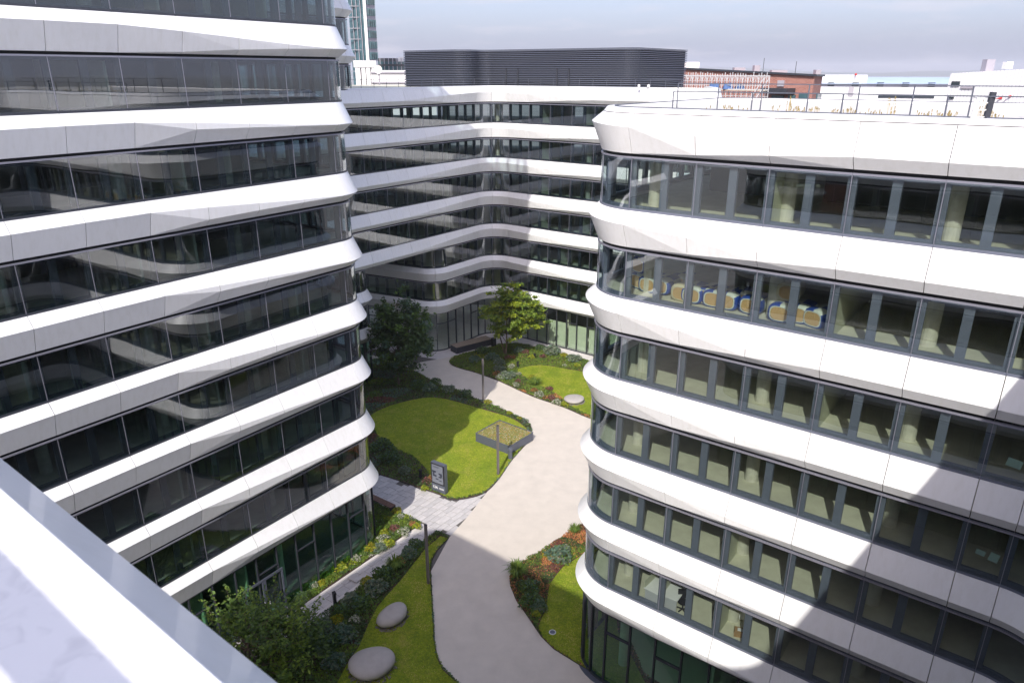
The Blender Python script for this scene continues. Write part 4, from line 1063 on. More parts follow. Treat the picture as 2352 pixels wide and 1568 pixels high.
def shrub_mesh(kind):
    if kind in SH: return SH[kind]
    rr = random.Random(len(SH) + 50)
    spec = dict(white=('mid grey white'.split(), (3, 3, 4), .34, .42, .05, 420), red=('dark red pink'.split(), (3, 3, 3), .34, .40, .055, 400), silver=('grey teal mid'.split(), (6, 2, 1), .5, .5, .075, 480),
                lime=('light lime yellow'.split(), (2, 5, 2), .36, .4, .07, 360), dark=('dark mid teal'.split(), (5, 3, 2), .55, .55, .07, 520), yellow=('light yellow lime'.split(), (2, 4, 2), .36, .42, .06, 380),
                orange=('mid orange red'.split(), (2, 4, 1), .34, .36, .05, 380), teal=('teal grey mid'.split(), (5, 3, 1), .5, .48, .075, 460))
    if kind == 'grassy':
        m = MB()
        for q in range(260):
            t_ = rr.uniform(0, 6.28); l = rr.uniform(.3, .62); r0 = rr.uniform(0, .12); x, y = r0 * math.cos(t_), r0 * math.sin(t_); dx, dy = math.cos(t_), math.sin(t_); b_ = rr.uniform(.3, .9)
            px, py = -dy * .012, dx * .012; m.quad((x - px, y - py, 0), (x + px, y + py, 0), (x + dx * l * b_ * .5 + px, y + dy * l * b_ * .5 + py, l * .8), (x + dx * l * b_ * .5 - px, y + dy * l * b_ * .5 - py, l * .8), q % 2)
            i = len(m.v); m.v += [(x + dx * l * b_ * .5 - px, y + dy * l * b_ * .5 - py, l * .8), (x + dx * l * b_ * .5 + px, y + dy * l * b_ * .5 + py, l * .8), (x + dx * l * b_, y + dy * l * b_, l * .62)]; m.f.append((i, i + 1, i + 2)); m.m.append(q % 2)
        o = m.build('foliage', [LEAF['light'], LEAF['mid']])
    else:
        ms, ws, r_, h, sz, n = spec[kind]
        m = cloud(n, dome(r_, h), sz, ms, ws, rr); o = m.build('foliage', [LEAF[q] for q in ms])
    me = o.data; bpy.data.objects.remove(o); SH[kind] = me
    return me
COLW = dict(white='white flowering', red='red leaved', silver='silver leaved', lime='lime green', dark='dark green', yellow='yellow leaved', orange='orange tinted', teal='blue green', grassy='arching grassy')
SHR = [  # x, y, kind, scale, where
 (848, 0, 0, 0, 0),
 (912, 1176, 'yellow', 1.0, 'at the tip of the bed by the small bench'), (920, 1189, 'white', .8, 'second from the tip of the bed by the left glass corner'), (906, 1215, 'red', 1.0, 'in the bed under the left glass corner'), (928, 1226, 'white', 1.25, 'largest in the bed under the left glass corner'), (948, 1204, 'orange', .8, 'near the slab corner of the left bed'), (958, 1211, 'lime', .9, 'at the slab corner of the left bed'), (883, 1228, 'lime', 1.0, 'against the curved left glass corner'), (881, 1242, 'white', 1.2, 'against the foot of the curved left glass'), (892, 1252, 'lime', 1.1, 'below the white shrubs of the left bed'), (852, 1262, 'yellow', 1.2, 'where the left bed narrows'), (873, 1262, 'silver', 1.0, 'where the left bed narrows, by the walk'), (818, 1285, 'white', .9, 'midway along the narrow left bed'), (784, 1307, 'lime', 1.0, 'beside the stepping slab of the narrow bed'), (740, 1341, 'yellow', .8, 'toward the door end of the narrow bed'), (722, 1345, 'white', .8, 'toward the door end of the narrow bed'), (690, 1372, 'dark', .8, 'at the door end of the narrow bed'),
 (953, 1254, 'dark', .9, 'at the upper end of the long bed by the lamp column'), (940, 1276, 'teal', 1.2, 'in the long bed, second below the lamp column'), (920, 1290, 'orange', 1.0, 'in the long bed beside the blue green plant'), (908, 1305, 'grassy', 1.6, 'drooping over the lawn in the long bed'), (880, 1326, 'dark', 1.3, 'broad in the middle of the long bed'), (842, 1338, 'yellow', 1.1, 'beside the walk in the middle of the long bed'), (863, 1358, 'silver', 1.5, 'large and pale in the middle of the long bed'), (806, 1380, 'silver', 1.1, 'near the bollard in the long bed'), (830, 1396, 'dark', 1.2, 'above the egg shaped boulder'), (786, 1410, 'dark', 1.0, 'behind the bollard'), (775, 1425, 'yellow', 1.0, 'below the bollard in the long bed'), (815, 1425, 'white', .9, 'left of the egg shaped boulder'), (744, 1440, 'silver', 1.2, 'by the stepping slabs'), (790, 1462, 'teal', 1.3, 'lower part of the long bed, left of the lawn'), (752, 1490, 'dark', 1.4, 'lower part of the long bed near the round boulder'), (770, 1525, 'teal', 1.2, 'left of the round boulder'), (700, 1480, 'dark', 1.4, 'beside the tree in the lower left'),
 (979, 1108, 'red', 1.1, 'left of the totem sign'), (990, 1100, 'orange', .9, 'right behind the totem sign'), (975, 1123, 'lime', .8, 'in front of the totem sign'), (930, 1085, 'silver', 1.0, 'in the shaded bed left of the totem sign'), (900, 1060, 'dark', 1.6, 'in the shaded bed beside the front lawn'), (880, 1030, 'dark', 1.6, 'in the shaded bed behind the left block'), (1120, 926, 'yellow', 1.0, 'at the foot of the lamp column by the path bend'), (1070, 910, 'dark', 1.3, 'along the shaded path edge of the front lawn'), (1030, 899, 'silver', 1.3, 'pale along the shaded path edge'), (990, 897, 'teal', 1.5, 'under the dark tree by the path'), (1000, 880, 'dark', 1.0, 'beneath the dark tree by the path edge'), (960, 890, 'dark', 1.5, 'under the dark tree'), (1170, 950, 'lime', .7, 'near the planter corner by the path'), (1193, 962, 'yellow', .7, 'by the path behind the planter'),
 (1207, 812, 'red', 1.1, 'at the middle of the rear bed'), (1222, 822, 'lime', 1.0, 'beside the small bollard of the rear bed'), (1247, 821, 'red', 1.1, 'right of the small bollard of the rear bed'), (1268, 813, 'silver', 1.9, 'large and pale at the plaza edge of the rear bed'), (1240, 803, 'dark', 1.2, 'at the plaza edge in the rear bed'), (1295, 818, 'yellow', 1.1, 'at the plaza edge right of the large silver plant'), (1317, 828, 'silver', 1.5, 'right end of the rear bed by the plaza'), (1325, 841, 'lime', 1.0, 'right end of the rear bed by the lawn'), (1297, 840, 'white', .7, 'at the upper rim of the rear lawn'), (1192, 808, 'silver', 1.3, 'right of the green tree trunk'), (1166, 823, 'red', 1.1, 'left of the small corner bollard'), (1178, 822, 'orange', 1.0, 'between red shrubs near the green tree'), (1147, 836, 'silver', 1.3, 'in the shaded part of the rear bed'), (1130, 825, 'teal', 1.6, 'in the shaded part of the rear bed, nearest the bench'), (1090, 830, 'teal', 1.4, 'at the shaded tip of the rear bed'), (1110, 812, 'dark', 1.5, 'beside the long bench'), (1175, 845, 'white', 1.1, 'at the upper left of the rear lawn'), (1147, 852, 'silver', 1.3, 'by the path on the shade line of the rear bed'), (1142, 861, 'orange', 1.3, 'by the path at the end of the lamp shadow'), (1146, 869, 'white', 1.0, 'where the lamp shadow ends'), (1164, 867, 'silver', 1.6, 'large by the path in the rear bed'), (1192, 860, 'white', .8, 'at the left rim of the rear lawn'), (1190, 877, 'red', .9, 'by the path, left of the grasses'), (1185, 887, 'white', 1.0, 'by the path between red shrub and grasses'), (1222, 868, 'yellow', .9, 'beside the straw grasses at the rear lawn'), (1228, 884, 'grassy', 1.8, 'tall between the rear lawn and the path'), (1228, 898, 'orange', 1.0, 'below the grassy plant by the path'), (1262, 895, 'red', 1.1, 'at the lower rim of the rear lawn'), (1239, 910, 'white', 1.4, 'by the path left of the flat boulder'), (1267, 917, 'red', 1.1, 'left of the flat boulder'), (1279, 927, 'white', 1.3, 'in front of the flat boulder'), (1296, 930, 'lime', 1.0, 'in front of the flat boulder by the path'),
 (1285, 1280, 'teal', 1.7, 'large between lawn and orange ground cover on the right'), (1187, 1320, 'grassy', 1.9, 'at the rounded tip of the right bed'), (1215, 1355, 'dark', 1.3, 'middle of the right bed'), (1235, 1345, 'orange', 1.2, 'middle of the right bed by the lawn'), (1220, 1385, 'dark', 1.3, 'lower part of the right bed'), (1238, 1395, 'teal', 1.0, 'lower part of the right bed by the lawn'), (1232, 1412, 'lime', .7, 'at the lower end of the right bed'), (1320, 1222, 'grassy', 1.2, 'at the path edge high in the right bed'),
]
used = {}
for x, y, kd, s_, where in SHR[1:]:
    p = at(x, y, .1); o = bpy.data.objects.new('shrub', shrub_mesh(kd)); COL.objects.link(o)
    o.location = (p.x, p.y, .05); o.rotation_euler.z = rnd.uniform(0, 6.28); o.scale = (s_ * rnd.uniform(.9, 1.1), s_ * rnd.uniform(.9, 1.1), s_ * rnd.uniform(.85, 1.05))
    tag(o, COLW[kd] + ' shrub ' + where, 'shrub', 'planted shrubs in the beds')
# low ground cover of each bed
def cover(isl, lawn, mats, wts, n, seed, hmax, size, extra=None):
    rr = random.Random(seed); P_ = ISL[isl]; xs = [p[0] for p in P_]; ys = [p[1] for p in P_]; m = MB(); cnt = 0; idx = list(range(len(mats))); tries = 0
    cl = [(rr.uniform(min(xs), max(xs)), rr.uniform(min(ys), max(ys)), rr.choices(idx, wts)[0], rr.uniform(.4, 1.1)) for _ in range(140)]
    while cnt < n and tries < n * 12:
        tries += 1
        x, y = rr.uniform(min(xs), max(xs)), rr.uniform(min(ys), max(ys))
        if not inpoly(x, y, P_) or inpoly(x, y, lawn): continue
        if PL and False: continue
        near_ = min(cl, key=lambda c: (c[0] - x) ** 2 + (c[1] - y) ** 2)
        dd = math.hypot(near_[0] - x, near_[1] - y); h = .05 + hmax * near_[3] * max(.12, 1 - dd / .8) * rr.uniform(.5, 1)
        mi = near_[2] if rr.random() < .72 else rr.choices(idx, wts)[0]
        if extra: mi = extra(x, y, mi, rr)
        s_ = size * rr.uniform(.6, 1.4); u = Vector((rr.gauss(0, 1), rr.gauss(0, 1), rr.gauss(0, .8))).normalized(); vv = u.cross(Vector((rr.gauss(0, 1), rr.gauss(0, 1), rr.gauss(0, 1)))).normalized() * (s_ * .5); u *= s_
        p_ = Vector((x, y, .05 + h)); i = len(m.v); m.v += [tuple(p_ - u), tuple(p_ + vv), tuple(p_ + u), tuple(p_ - vv)]; m.f.append((i, i + 1, i + 2, i + 3)); m.m.append(mi); cnt += 1
    return m.build('ground_cover', [LEAF[q] for q in mats])
GC = 'ground cover plants filling the garden beds'
tag(cover('A', LAWN['A'], ['dark', 'mid', 'teal', 'light', 'red'], (5, 5, 3, 2, .4), 22000, 1, .32, .085), 'dark leafy ground cover in the bed round the front lawn', 'ground cover', kind='stuff')
tag(cover('B', [(0, 0), (0, 0), (0, 0)], ['mid', 'light', 'lime', 'dark', 'white'], (5, 4, 1.2, 2, .4), 11000, 2, .22, .06), 'mixed green ground cover in the narrow bed under the left glass', 'ground cover', kind='stuff')
tag(cover('C', LAWN['C'], ['dark', 'mid', 'teal', 'light', 'red'], (5, 5, 2, 3, .3), 26000, 3, .38, .075), 'dark shrubby ground cover in the long bed beside the slab walk', 'ground cover', kind='stuff')
yD = at(1230, 1300).y
tag(cover('D', LAWN['D'], ['mid', 'light', 'orange', 'dark', 'red', 'yellow'], (1.5, 2, 6, 1, 1.2, 1.4), 15000, 4, .26, .065, lambda x, y, mi, rr: mi if (y > yD or mi not in (2, 5)) or rr.random() < .25 else (3 if rr.random() < .6 else 4)), 'orange and green ground cover in the pointed bed by the right block', 'ground cover', kind='stuff')
tag(cover('E', LAWN['E'], ['mid', 'light', 'dark', 'lime', 'orange'], (5, 7, .8, 1.2, .4), 30000, 5, .20, .075), 'fresh green ground cover round the rear lawn', 'ground cover', kind='stuff')
# grass tips of the lawns
for k_, n_ in (('A', 26000), ('C', 20000), ('D', 12000), ('E', 20000)):
    rr = random.Random(n_); P_ = LAWN[k_]; xs = [p[0] for p in P_]; ys = [p[1] for p in P_]; m = MB(); c = 0; t0 = 0
    while c < n_ and t0 < n_ * 8:
        t0 += 1; x, y = rr.uniform(min(xs), max(xs)), rr.uniform(min(ys), max(ys))
        if not inpoly(x, y, P_): continue
        a_ = rr.uniform(0, 6.28); l = rr.uniform(.03, .08); ww = .018; dx, dy = math.cos(a_), math.sin(a_); i = len(m.v)
        m.v += [(x - dy * ww, y + dx * ww, .06), (x + dy * ww, y - dx * ww, .06), (x + dx * l, y + dy * l, .06 + l * .6)]; m.f.append((i, i + 1, i + 2)); nz_ = noise.fractal((x * .8, y * .8, 3.0), .7, 2.0, 4) + rr.gauss(0, .22); m.m.append(1 if nz_ > .33 else (2 if nz_ < -.12 else 0)); c += 1
    tag(m.build('lawn_grass', [LEAF['grass'], LEAF['drygrass'], LEAF['deepgrass']]), {'A': 'mown grass of the front lawn with the planter', 'C': 'mown grass of the lawn with two boulders', 'D': 'mown grass strip beside the right block', 'E': 'mown grass of the sunlit rear lawn'}[k_], 'grass', kind='stuff')

def tree(name, label, base, h, crown, nclump, per, leafs, wts, size, seed, trunk_r=.09, flatten=.5, lean=(0, 0), layered=False, stems=1, sprays=0):
    rr = random.Random(seed); r_ = thing(name, label, 'tree', base); cx, cy_, cz, rx, ry, rz_ = crown; tr = MB()
    top = Vector((lean[0], lean[1], h * .92))
    pts = [Vector((lean[0] * t_, lean[1] * t_, h * .92 * t_)) + Vector((rr.gauss(0, .03), rr.gauss(0, .03), 0)) * (h * t_ * .5) for t_ in (0, .2, .4, .6, .8, 1)]
    for i in range(5): tr.bar(pts[i], pts[i + 1], 2 * trunk_r * (1 - .17 * i), sides=8, w2=(1 - .17 * (i + 1)) / (1 - .17 * i))
    for s_ in range(stems - 1):
        a_ = rr.uniform(0, 6.28); e_ = Vector((math.cos(a_) * rx * .5, math.sin(a_) * ry * .5, h * .7)); tr.bar((0.05 * math.cos(a_), .05 * math.sin(a_), 0), e_ * .5 + Vector((0, 0, .2)), trunk_r * 1.3, sides=7, w2=.8); tr.bar(e_ * .5 + Vector((0, 0, .2)), e_, trunk_r, sides=7, w2=.4)
    m = MB(); idx = list(range(len(leafs)))
    for c in range(nclump):
        while True:
            u = Vector((rr.uniform(-1, 1), rr.uniform(-1, 1), rr.uniform(-1, 1)))
            if .12 < u.length < 1: break
        if rr.random() < .16: u *= rr.uniform(1.05, 1.28)
        taper = 1 - .45 * max(0, u.z)
        cen = Vector((cx + u.x * rx * taper, cy_ + u.y * ry * taper, cz + u.z * rz_))
        if layered: cen.z = round(cen.z / .8) * .8 + rr.gauss(0, .08)
        src = min(pts[1:], key=lambda p_: abs(p_.z - (cen.z - .5)))
        tr.bar(src, cen, .05, sides=5, w2=.25)
        cr_ = rr.uniform(.25, .7); mi0 = rr.choices(idx, wts)[0]
        for q in range(per):
            d = Vector((rr.gauss(0, 1), rr.gauss(0, 1), rr.gauss(0, .35 if layered else .75))) * (cr_ * .55); p_ = cen + d; s_ = size * rr.uniform(.65, 1.3)
            uu = Vector((rr.gauss(0, 1), rr.gauss(0, 1), rr.gauss(0, flatten))).normalized(); vv = uu.cross(Vector((rr.gauss(0, .5), rr.gauss(0, .5), 1))).normalized() * (s_ * .5); uu *= s_; i = len(m.v)
            m.v += [tuple(p_ - uu), tuple(p_ + vv), tuple(p_ + uu), tuple(p_ - vv)]; m.f.append((i, i + 1, i + 2, i + 3)); m.m.append(mi0 if rr.random() < .7 else rr.choices(idx, wts)[0])
    for q in range(sprays):          # long thin shoots that stand out of the crown
        a_ = rr.uniform(0, 6.28); e_ = rr.uniform(.55, 1.0); p0 = Vector((cx + math.cos(a_) * rx * e_ * .8, cy_ + math.sin(a_) * ry * e_ * .8, cz + rz_ * .45)); p1 = p0 + Vector((math.cos(a_) * .45, math.sin(a_) * .45, rr.uniform(.7, 1.5)))
        tr.bar(p0, p1, .025, sides=4, w2=.3)
        for j in range(46):
            f_ = rr.uniform(.05, 1.05); p_ = p0.lerp(p1, f_) + Vector((rr.gauss(0, .09), rr.gauss(0, .09), rr.gauss(0, .06))); s_ = size * rr.uniform(.6, 1.15)
            uu = Vector((rr.gauss(0, 1), rr.gauss(0, 1), rr.gauss(0, .5))).normalized(); vv = uu.cross(Vector((rr.gauss(0, .5), rr.gauss(0, .5), 1))).normalized() * (s_ * .5); uu *= s_; i = len(m.v)
            m.v += [tuple(p_ - uu), tuple(p_ + vv), tuple(p_ + uu), tuple(p_ - vv)]; m.f.append((i, i + 1, i + 2, i + 3)); m.m.append(rr.choices(idx, wts)[0])
    tr.build('trunk', MT['bark'], r_); m.build('crown', [LEAF[q] for q in leafs], r_)
    return r_
b = at(916, 884); tree('tree', 'dark leafy tree in shade beside the left block', (b.x, b.y, .04), 9.2, (.5, 0, 5.4, 3.1, 2.8, 3.8), 165, 70, ['dark', 'mid', 'teal'], (5, 2, 1.5), .19, 21, .10, lean=(.1, 0), sprays=10)
b = at(1161, 816); tree('tree', 'light green spreading tree in front of the rear block, half in sunlight', (b.x, b.y, .04), 7.9, (.9, -.2, 5.1, 3.7, 3.1, 2.9), 160, 80, ['light', 'mid', 'lime'], (5, 1.5, 4), .17, 22, .11, lean=(.3, 0), layered=True, stems=2)
b = at(590, 1600); tree('tree', 'loose multi stemmed tree in the lower left below the roof edge', (b.x, b.y, .04), 5.6, (.5, .3, 3.2, 3.3, 2.6, 1.9), 150, 60, ['mid', 'dark', 'light'], (4, 3, 2.5), .11, 23, .07, stems=4, sprays=26)

# ------------------------------------------------------------------ beyond the courtyard
def face(mb, a, b, z0, z1, m=0): mb.quad((a.x, a.y, z0), (b.x, b.y, z0), (b.x, b.y, z1), (a.x, a.y, z1), m)
def block(root, name, p0, p1, depth, z0, z1, mt):
    """box whose front runs from p0 to p1 (left to right as seen) and goes back by depth"""
    d = Vector((p1.x - p0.x, p1.y - p0.y)).normalized(); n = Vector((-d.y, d.x)); m_ = MB()
    m_.prism([(p0.x, p0.y), (p1.x, p1.y), (p1.x + n.x * depth, p1.y + n.y * depth), (p0.x + n.x * depth, p0.y + n.y * depth)], z0, z1); return m_.build(name, mt, root)
# glass high-rise
t0, t1, t2 = atY(806, 100, 285), atY(842, 100, 282), atY(866, 100, 285)
hr = thing('high_rise', 'distant glass high-rise with grey bands at the left', 'tower', (t1.x, t1.y, 0), world=True)
block(hr, 'glass_wing', Vector((t0.x, t0.y, 0)), Vector((t1.x, t1.y, 0)), 6, 0, 105, MT['tglass'])
block(hr, 'banded_wing', Vector((t1.x + .6, t1.y - .5, 0)), Vector((t2.x, t2.y, 0)), 3, 0, 105, MT['tband'])
m = MB(); m.bar((t1.x + .3, t1.y - .8, 0), (t1.x + .3, t1.y - .8, 105), 1.0); m.build('edge_fin', MT['whitepaint'], hr)
for i in range(18):
    z = 36 + i * 3.62 - 8
    for j in range(4):
        a = Vector((t1.x + .9, t1.y - .6, 0)).lerp(Vector((t2.x, t2.y - .1, 0)), (j + .06) / 4); b = Vector((t1.x + .9, t1.y - .6, 0)).lerp(Vector((t2.x, t2.y - .1, 0)), (j + .94) / 4)
        m = MB(); c = (a + b) / 2; m.box((c.x, c.y, z), ((b - a).length, .3, 2.4)); m.build('window', MT['tglass'], hr)
for i in range(18):
    m = MB(); m.box(((t0.x + t1.x) / 2, (t0.y + t1.y) / 2 - .2, 30 + i * 3.62), ((t1 - t0).length, .5, .18)); m.build('floor_line', MT['tband'], hr)
for i in range(1, 4):
    c = t0.lerp(t1, i / 4); m = MB(); m.box((c.x, c.y - .25, 60), (.18, .5, 90)); m.build('mullion', MT['tband'], hr)
# white portal
pg = thing('portal_frame', 'white concrete portal with tall columns below the high-rise', 'portal', atY(840, 205, 150), world=True)
a, b = atY(818, 140, 150), atY(862, 140, 150); zt_ = a.z
for f_ in (.1, .42, .62, .95):
    c = a.lerp(b, f_); m = MB(); m.box((c.x, c.y, zt_ / 2), (.9, 2.0, zt_ - 2.4)); m.build('column', MT['whitepaint'], pg)
m = MB(); m.box(((a.x + b.x) / 2, a.y, zt_ - .6), ((b - a).length + .6, 2.4, 1.2)); m.build('beam', MT['whitepaint'], pg)
m = MB(); m.box(((a.x + b.x) / 2, a.y + 4, zt_ / 2 - 1), ((b - a).length, .5, zt_ - 2)); m.build('rear_wall', MT['tband'], pg)
# white hall with the dish
wh = thing('white_hall', 'long low white hall behind the rear roof', 'building', atY(890, 205, 130), world=True)
a, b = atY(852, 162, 130), atY(1000, 162, 130); block(wh, 'wall', a, b, 20, 0, a.z, MT['whitepaint'])
m = MB(); m.box(((a.x + b.x) / 2, a.y - .1, a.z - .35), ((b - a).length, .3, .25)); m.build('cornice', MT['tband'], wh)
m = MB(); m.box(((a.x + b.x) / 2, a.y - .1, atY(900, 190, 130).z), ((b - a).length, .3, .2)); m.build('string_course', MT['tband'], wh)
dp = atY(871, 178, 126); di = thing('satellite_dish', 'white satellite dish on a post before the white hall', 'satellite dish', (dp.x, dp.y, 0))
m = MB(); m.bar((0, 0, 0), (0, 0, atY(871, 163, 126).z), .2); m.build('post', MT['tband'], di)
m = MB(); dz = atY(871, 160, 126).z
m.v.append((0, -.25, dz))
for q in range(20): m.v.append((.62 * math.cos(q * math.pi / 10), -.5, dz + .66 * math.sin(q * math.pi / 10)))
for q in range(20): m.f.append((0, 1 + (q + 1) % 20, 1 + q)); m.m.append(0)
m.build('reflector', MT['whitepaint'], di, smooth=True)
# teal office far behind
to = thing('glass_office', 'distant teal glass office with dark roof storey', 'building', atY(900, 165, 310), world=True)
a, b = atY(864, 150, 310), atY(990, 150, 310); block(to, 'glass_wall', a, b, 25, 0, atY(900, 142, 310).z, MT['tglass'])
block(to, 'roof_storey', atY(858, 136, 312), atY(907, 136, 312), 14, 30, atY(900, 134, 312).z, MT['dark'])
block(to, 'plant_box', atY(914, 136, 312), atY(927, 136, 312), 8, 30, atY(920, 132, 312).z, MT['whitepaint'])
for i in range(14): c = a.lerp(b, i / 13); m = MB(); m.box((c.x, c.y - .2, 20), (.25, .4, 30)); m.build('mullion', MT['tband'], to)
m = MB(); m.box(((a.x + b.x) / 2, a.y - .3, atY(900, 150, 310).z), ((b - a).length, .4, .7)); m.build('floor_band', MT['dark'], to)
# brick building
bA, bB, bC = atY(1540, 158, 118), atY(1871, 176, 100), atY(1889, 177, 106)
bk = thing('brick_building', 'red brick building with dark roof edge behind the scaffold', 'building', (bB.x, bB.y, 0), world=True)
zb1 = ZC - .4
m = MB(); d_ = Vector((0, 16)); m.prism([(bA.x, bA.y), (bB.x, bB.y), (bC.x, bC.y), (bC.x + 2, bC.y + 14), (bA.x, bA.y + 20)], 0, zb1)
for i, v_ in enumerate(m.v):
    if v_[2] > 1: m.v[i] = (v_[0], v_[1], ZC + .55 - (v_[0] - bA.x) / (bC.x - bA.x) * 1.1)
m.build('wall', MT['brick'], bk)
m = MB(); m.bar((bA.x, bA.y - .15, ZC + .66), (bB.x, bB.y - .15, ZC - .35), .5, .25); m.bar((bB.x, bB.y - .1, ZC - .35), (bC.x + .1, bC.y, ZC - .42), .5, .25); m.build('roof_edge', MT['dark'], bk)
def on_line(x, y, A_, B_, push=.1):
    d = ray(x, y); dl_ = Vector((B_.x - A_.x, B_.y - A_.y)); n = Vector((-dl_.y, dl_.x)).normalized(); t_ = n.dot(Vector((A_.x, A_.y))) / (n.x * d.x + n.y * d.y)
    q = Vector((0, 0, ZC)) + d * t_; return q - Vector((n.x, n.y, 0)) * push
def panel(root, name, x0, y0, x1, y1, A_, B_, mt, th=.2):
    a = on_line(x0, y0, A_, B_, th / 2); b = on_line(x1, y1, A_, B_, th / 2); m_ = MB(); c = (a + b) / 2; m_.box((c.x, c.y, c.z), (math.hypot(b.x - a.x, b.y - a.y), th, abs(a.z - b.z)), math.atan2(B_.y - A_.y, B_.x - A_.x)); return m_.build(name, mt, root)
panel(bk, 'window', 1788, 185, 1801, 199, bA, bB, MT['tband'])
panel(bk, 'window', 1837, 215, 1853, 240, bA, bB, MT['tglass'])
panel(bk, 'window', 1875, 216, 1881, 240, bB, bC, MT['tglass'])
panel(bk, 'canopy', 1768, 202, 1826, 216, bA, bB, MT['dark'], 2.2)
panel(bk, 'window', 1774, 219, 1800, 232, bA, bB, MT['tglass'])
panel(bk, 'window', 1812, 218, 1826, 236, bA, bB, MT['tglass'])
for x in (1578, 1595): p = atY(x, 158, 125); m = MB(); m.box((p.x, p.y, ZC + .9), (1.2, 1.2, 1.3)); m.build('roof_unit', MT['whitepaint'], bk)
for x, w1, h1 in ((1650, 1.6, .5), (1690, .8, .9), (1742, 2.2, .4), (1832, .7, .7)):
    p = on_line(x, 170, bA, bB, -5); m = MB(); m.box((p.x, p.y, ZC + .5 - (x - 1540) * .003 + h1 / 2), (w1, 1.0, h1)); m.build('roof_unit', MT['tband'], bk)
for x, h1 in ((1715, 1.6), (1790, 1.1)):
    p = on_line(x, 170, bA, bB, -4); m = MB(); m.bar((p.x, p.y, ZC - .3), (p.x, p.y, ZC + .3 + h1), .06); m.build('aerial', MT['dark'], bk)
# scaffold
sf = thing('scaffold', 'white tube scaffold in front of the brick wall', 'scaffold', atY(1670, 235, 96), world=True)
sA, sB = atY(1570, 170, 104), atY(1768, 178, 96)
zlo, zmid, zhi = atY(1670, 236, 98).z, atY(1670, 206, 98).z, atY(1670, 172, 98).z
npost = 18
for i in range(npost):
    c = sA.lerp(sB, i / (npost - 1))
    for dy in (0, 1.1):
        m = MB(); m.bar((c.x, c.y + dy, zlo if i > 7 else zmid - .6), (c.x, c.y + dy, zhi + rnd.uniform(-.1, .35)), .09, sides=6); m.build('standard', MT['scaf'], sf)
for z, th in ((zhi - .15, .14), (zmid + 1.0, .06), (zmid + .5, .06), (zmid, .10), ((zlo + zmid) / 2, .07)):
    m = MB(); a = sA if z > zmid - .1 else sA.lerp(sB, .45); m.bar((a.x, a.y, z), (sB.x, sB.y, z), th); m.build('ledger', MT['scaf'], sf)
for i in range(npost - 1):
    c = sA.lerp(sB, i / (npost - 1)); d = sA.lerp(sB, (i + 1) / (npost - 1))
    for p0, p1 in ((c, c.lerp(d, .3)), (d, c.lerp(d, .7))):
        m = MB(); m.bar((p0.x, p0.y, zhi - .8), (p1.x, p1.y, zhi - .2), .07); m.build('bracket', MT['scaf'], sf)
m = MB(); m.bar((sA.x, sA.y + .55, zmid - .1), (sB.x, sB.y + .55, zmid - .1), 1.1, .12); m.build('deck', MT['plank'], sf)
for i in (15, 16): 
    c = sA.lerp(sB, i / 17); m = MB(); m.bar((c.x - 1.2, c.y - .3, zlo), (c.x + .6, c.y - .3, zhi - .3), .08); m.build('brace', MT['scaf'], sf)
for i, (x, y, lb) in enumerate(((1640, 197, 'blue covered stack on the scaffold deck, leftmost of three'), (1672, 198, 'blue covered stack on the scaffold deck, middle of three'), (1700, 198, 'blue covered stack on the scaffold deck, rightmost of three'))):
    p = atY(x, y, 100); m = MB(); m.prism([(-.7, -.4), (.6, -.5), (.7, .4), (-.6, .5)], 0, .62); m.v[4:8] = [(v_[0] * .7, v_[1] * .7, v_[2] + rnd.uniform(-.15, .2)) for v_ in m.v[4:8]]; o = m.build('covered_stack', MT['blue']); o.location = (p.x, p.y, zmid); tag(o, lb, 'stack', 'blue covered stacks on the scaffold')
# white factory with pale blue curved roof
wf = thing('factory_hall', 'long white factory hall with pale blue curved roof at the right', 'factory', atY(2000, 235, 175), world=True)
a, b = atY(1878, 200, 178), atY(2320, 208, 165); zw = atY(2000, 201, 172).z
block(wf, 'wall', a, b, 30, 0, zw, MT['rib'])
a2, b2 = a + Vector((0, 3, 0)), b + Vector((0, 3, 0)); zr_ = atY(2000, 193, 175).z
block(wf, 'clerestory', a2, b2, 25, zw - 1, zr_, MT['tband'])
for i in range(7):
    c = a2.lerp(b2, (i + .75) / 7.4); m = MB(); m.box((c.x, c.y - .1, (zw + zr_) / 2 + .2), (1.5, .3, .9)); m.build('window', MT['dglass'], wf)
m = MB(); nn = 8; zcr = atY(2000, 178, 185).z
for i in range(nn + 1):
    f_ = i / nn; y_ = -1.0 + 26 * f_; z_ = zr_ + (zcr - zr_) * math.sin(min(1, f_ * 1.4) * math.pi / 2)
    m.v += [(a2.x - 1, a2.y + y_, z_), (b2.x, b2.y + y_, z_)]
for i in range(nn): m.f.append((2 * i, 2 * i + 1, 2 * i + 3, 2 * i + 2)); m.m.append(0)
m.build('curved_roof', MT['bluer'], wf)
block(wf, 'penthouse', atY(1890, 176, 180), atY(1992, 180, 178), 8, zr_, atY(1940, 172.5, 180).z, MT['whitepaint'])
panel(wf, 'window', 2017, 219, 2145, 226, a, b, MT['dglass'])
panel(wf, 'grey_door', 1950, 199, 1959, 221, a, b, MT['tband'])
# red dish on the factory
dp = atY(1966, 170, 178); rd = thing('red_dish', 'small red and white dish on the factory roof', 'satellite dish', (dp.x, dp.y, dp.z - 1.2)); m = MB(); m.bar((0, 0, 0), (0, 0, 1.0), .15); m.build('mast', MT['tband'], rd); m = MB(); m.lathe((0, 0, .8), [(.05, 0), (.22, .1), (.26, .35), (.2, .5)], 12); m.build('dish', MT['red'], rd)
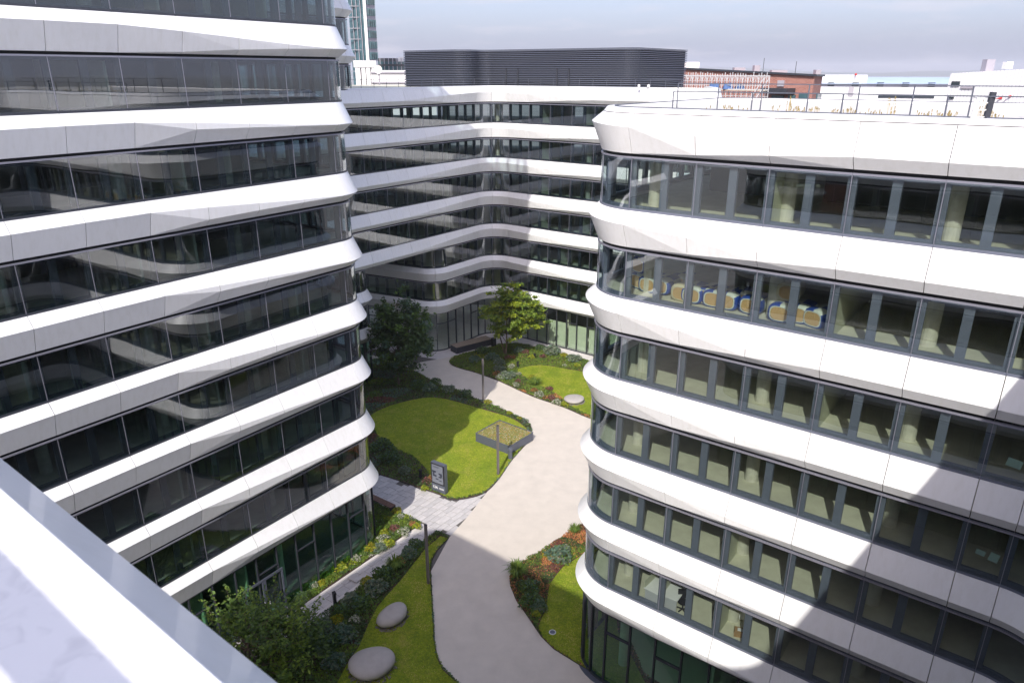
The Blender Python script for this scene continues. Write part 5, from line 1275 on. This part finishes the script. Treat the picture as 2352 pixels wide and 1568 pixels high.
# white ribbed building at the right edge
cA, cB = atY(2168, 200, 96), atY(2520, 200, 82)
cw = thing('clad_building', 'white ribbed metal building with slanted side at the right edge', 'building', (cA.x, cA.y, 0), world=True)
dn = Vector((cB.x - cA.x, cB.y - cA.y)).normalized(); nn_ = Vector((-dn.y, dn.x)); zt0 = on_line(2176, 169, cA, cB).z; zt1 = on_line(2352, 166, cA, cB).z
m = MB(); pA = Vector((cA.x, cA.y)); pT = pA + dn * .55; pB = Vector((cB.x, cB.y)); slope = (zt1 - zt0) / 12
fp = [(pA.x - dn.x * 1.2, pA.y - dn.y * 1.2, 0), (pB.x, pB.y, 0), (pB.x, pB.y, zt0 + .9), (pT.x, pT.y, zt0)]
m.v = fp + [(x + nn_.x * 14, y + nn_.y * 14, z) for x, y, z in fp]
for f_ in ((0, 1, 2, 3), (7, 6, 5, 4), (4, 0, 3, 7), (1, 5, 6, 2), (3, 2, 6, 7)): m.f.append(f_); m.m.append(0)
m.build('wall', MT['rib'], cw)
panel(cw, 'window', 2188, 187, 2204, 198, cA, cB, MT['dglass'])
panel(cw, 'window', 2209, 197, 2236, 204, cA, cB, MT['tband'])
panel(cw, 'window', 2182, 222, 2191, 227, cA, cB, MT['dglass'])
p = on_line(2235, 168, cA, cB, -3); m = MB(); m.box((p.x, p.y, zt0 + .9), (1.0, 1.0, 1.4)); m.build('roof_unit', MT['tband'], cw)
p = on_line(2280, 168, cA, cB, -3); m = MB(); m.box((p.x, p.y, zt0 + .9), (.8, .8, .8)); m.build('roof_unit', MT['whitepaint'], cw)
for x, y in ((2297, 226), (2318, 222)): 
    p = on_line(x, y, cA, cB, .4); m = MB(); m.v = [(p.x - .45, p.y, p.z - .05), (p.x + .45, p.y, p.z - .12), (p.x + .4, p.y, p.z + .18), (p.x - .45, p.y - .1, p.z - .02), (p.x + .4, p.y - .1, p.z + .1)]; m.f = [(0, 1, 2), (3, 1, 0), (3, 4, 1), (0, 2, 4, 3)]; m.m = [0] * 4; m.build('red_canopy', MT['red'], cw)
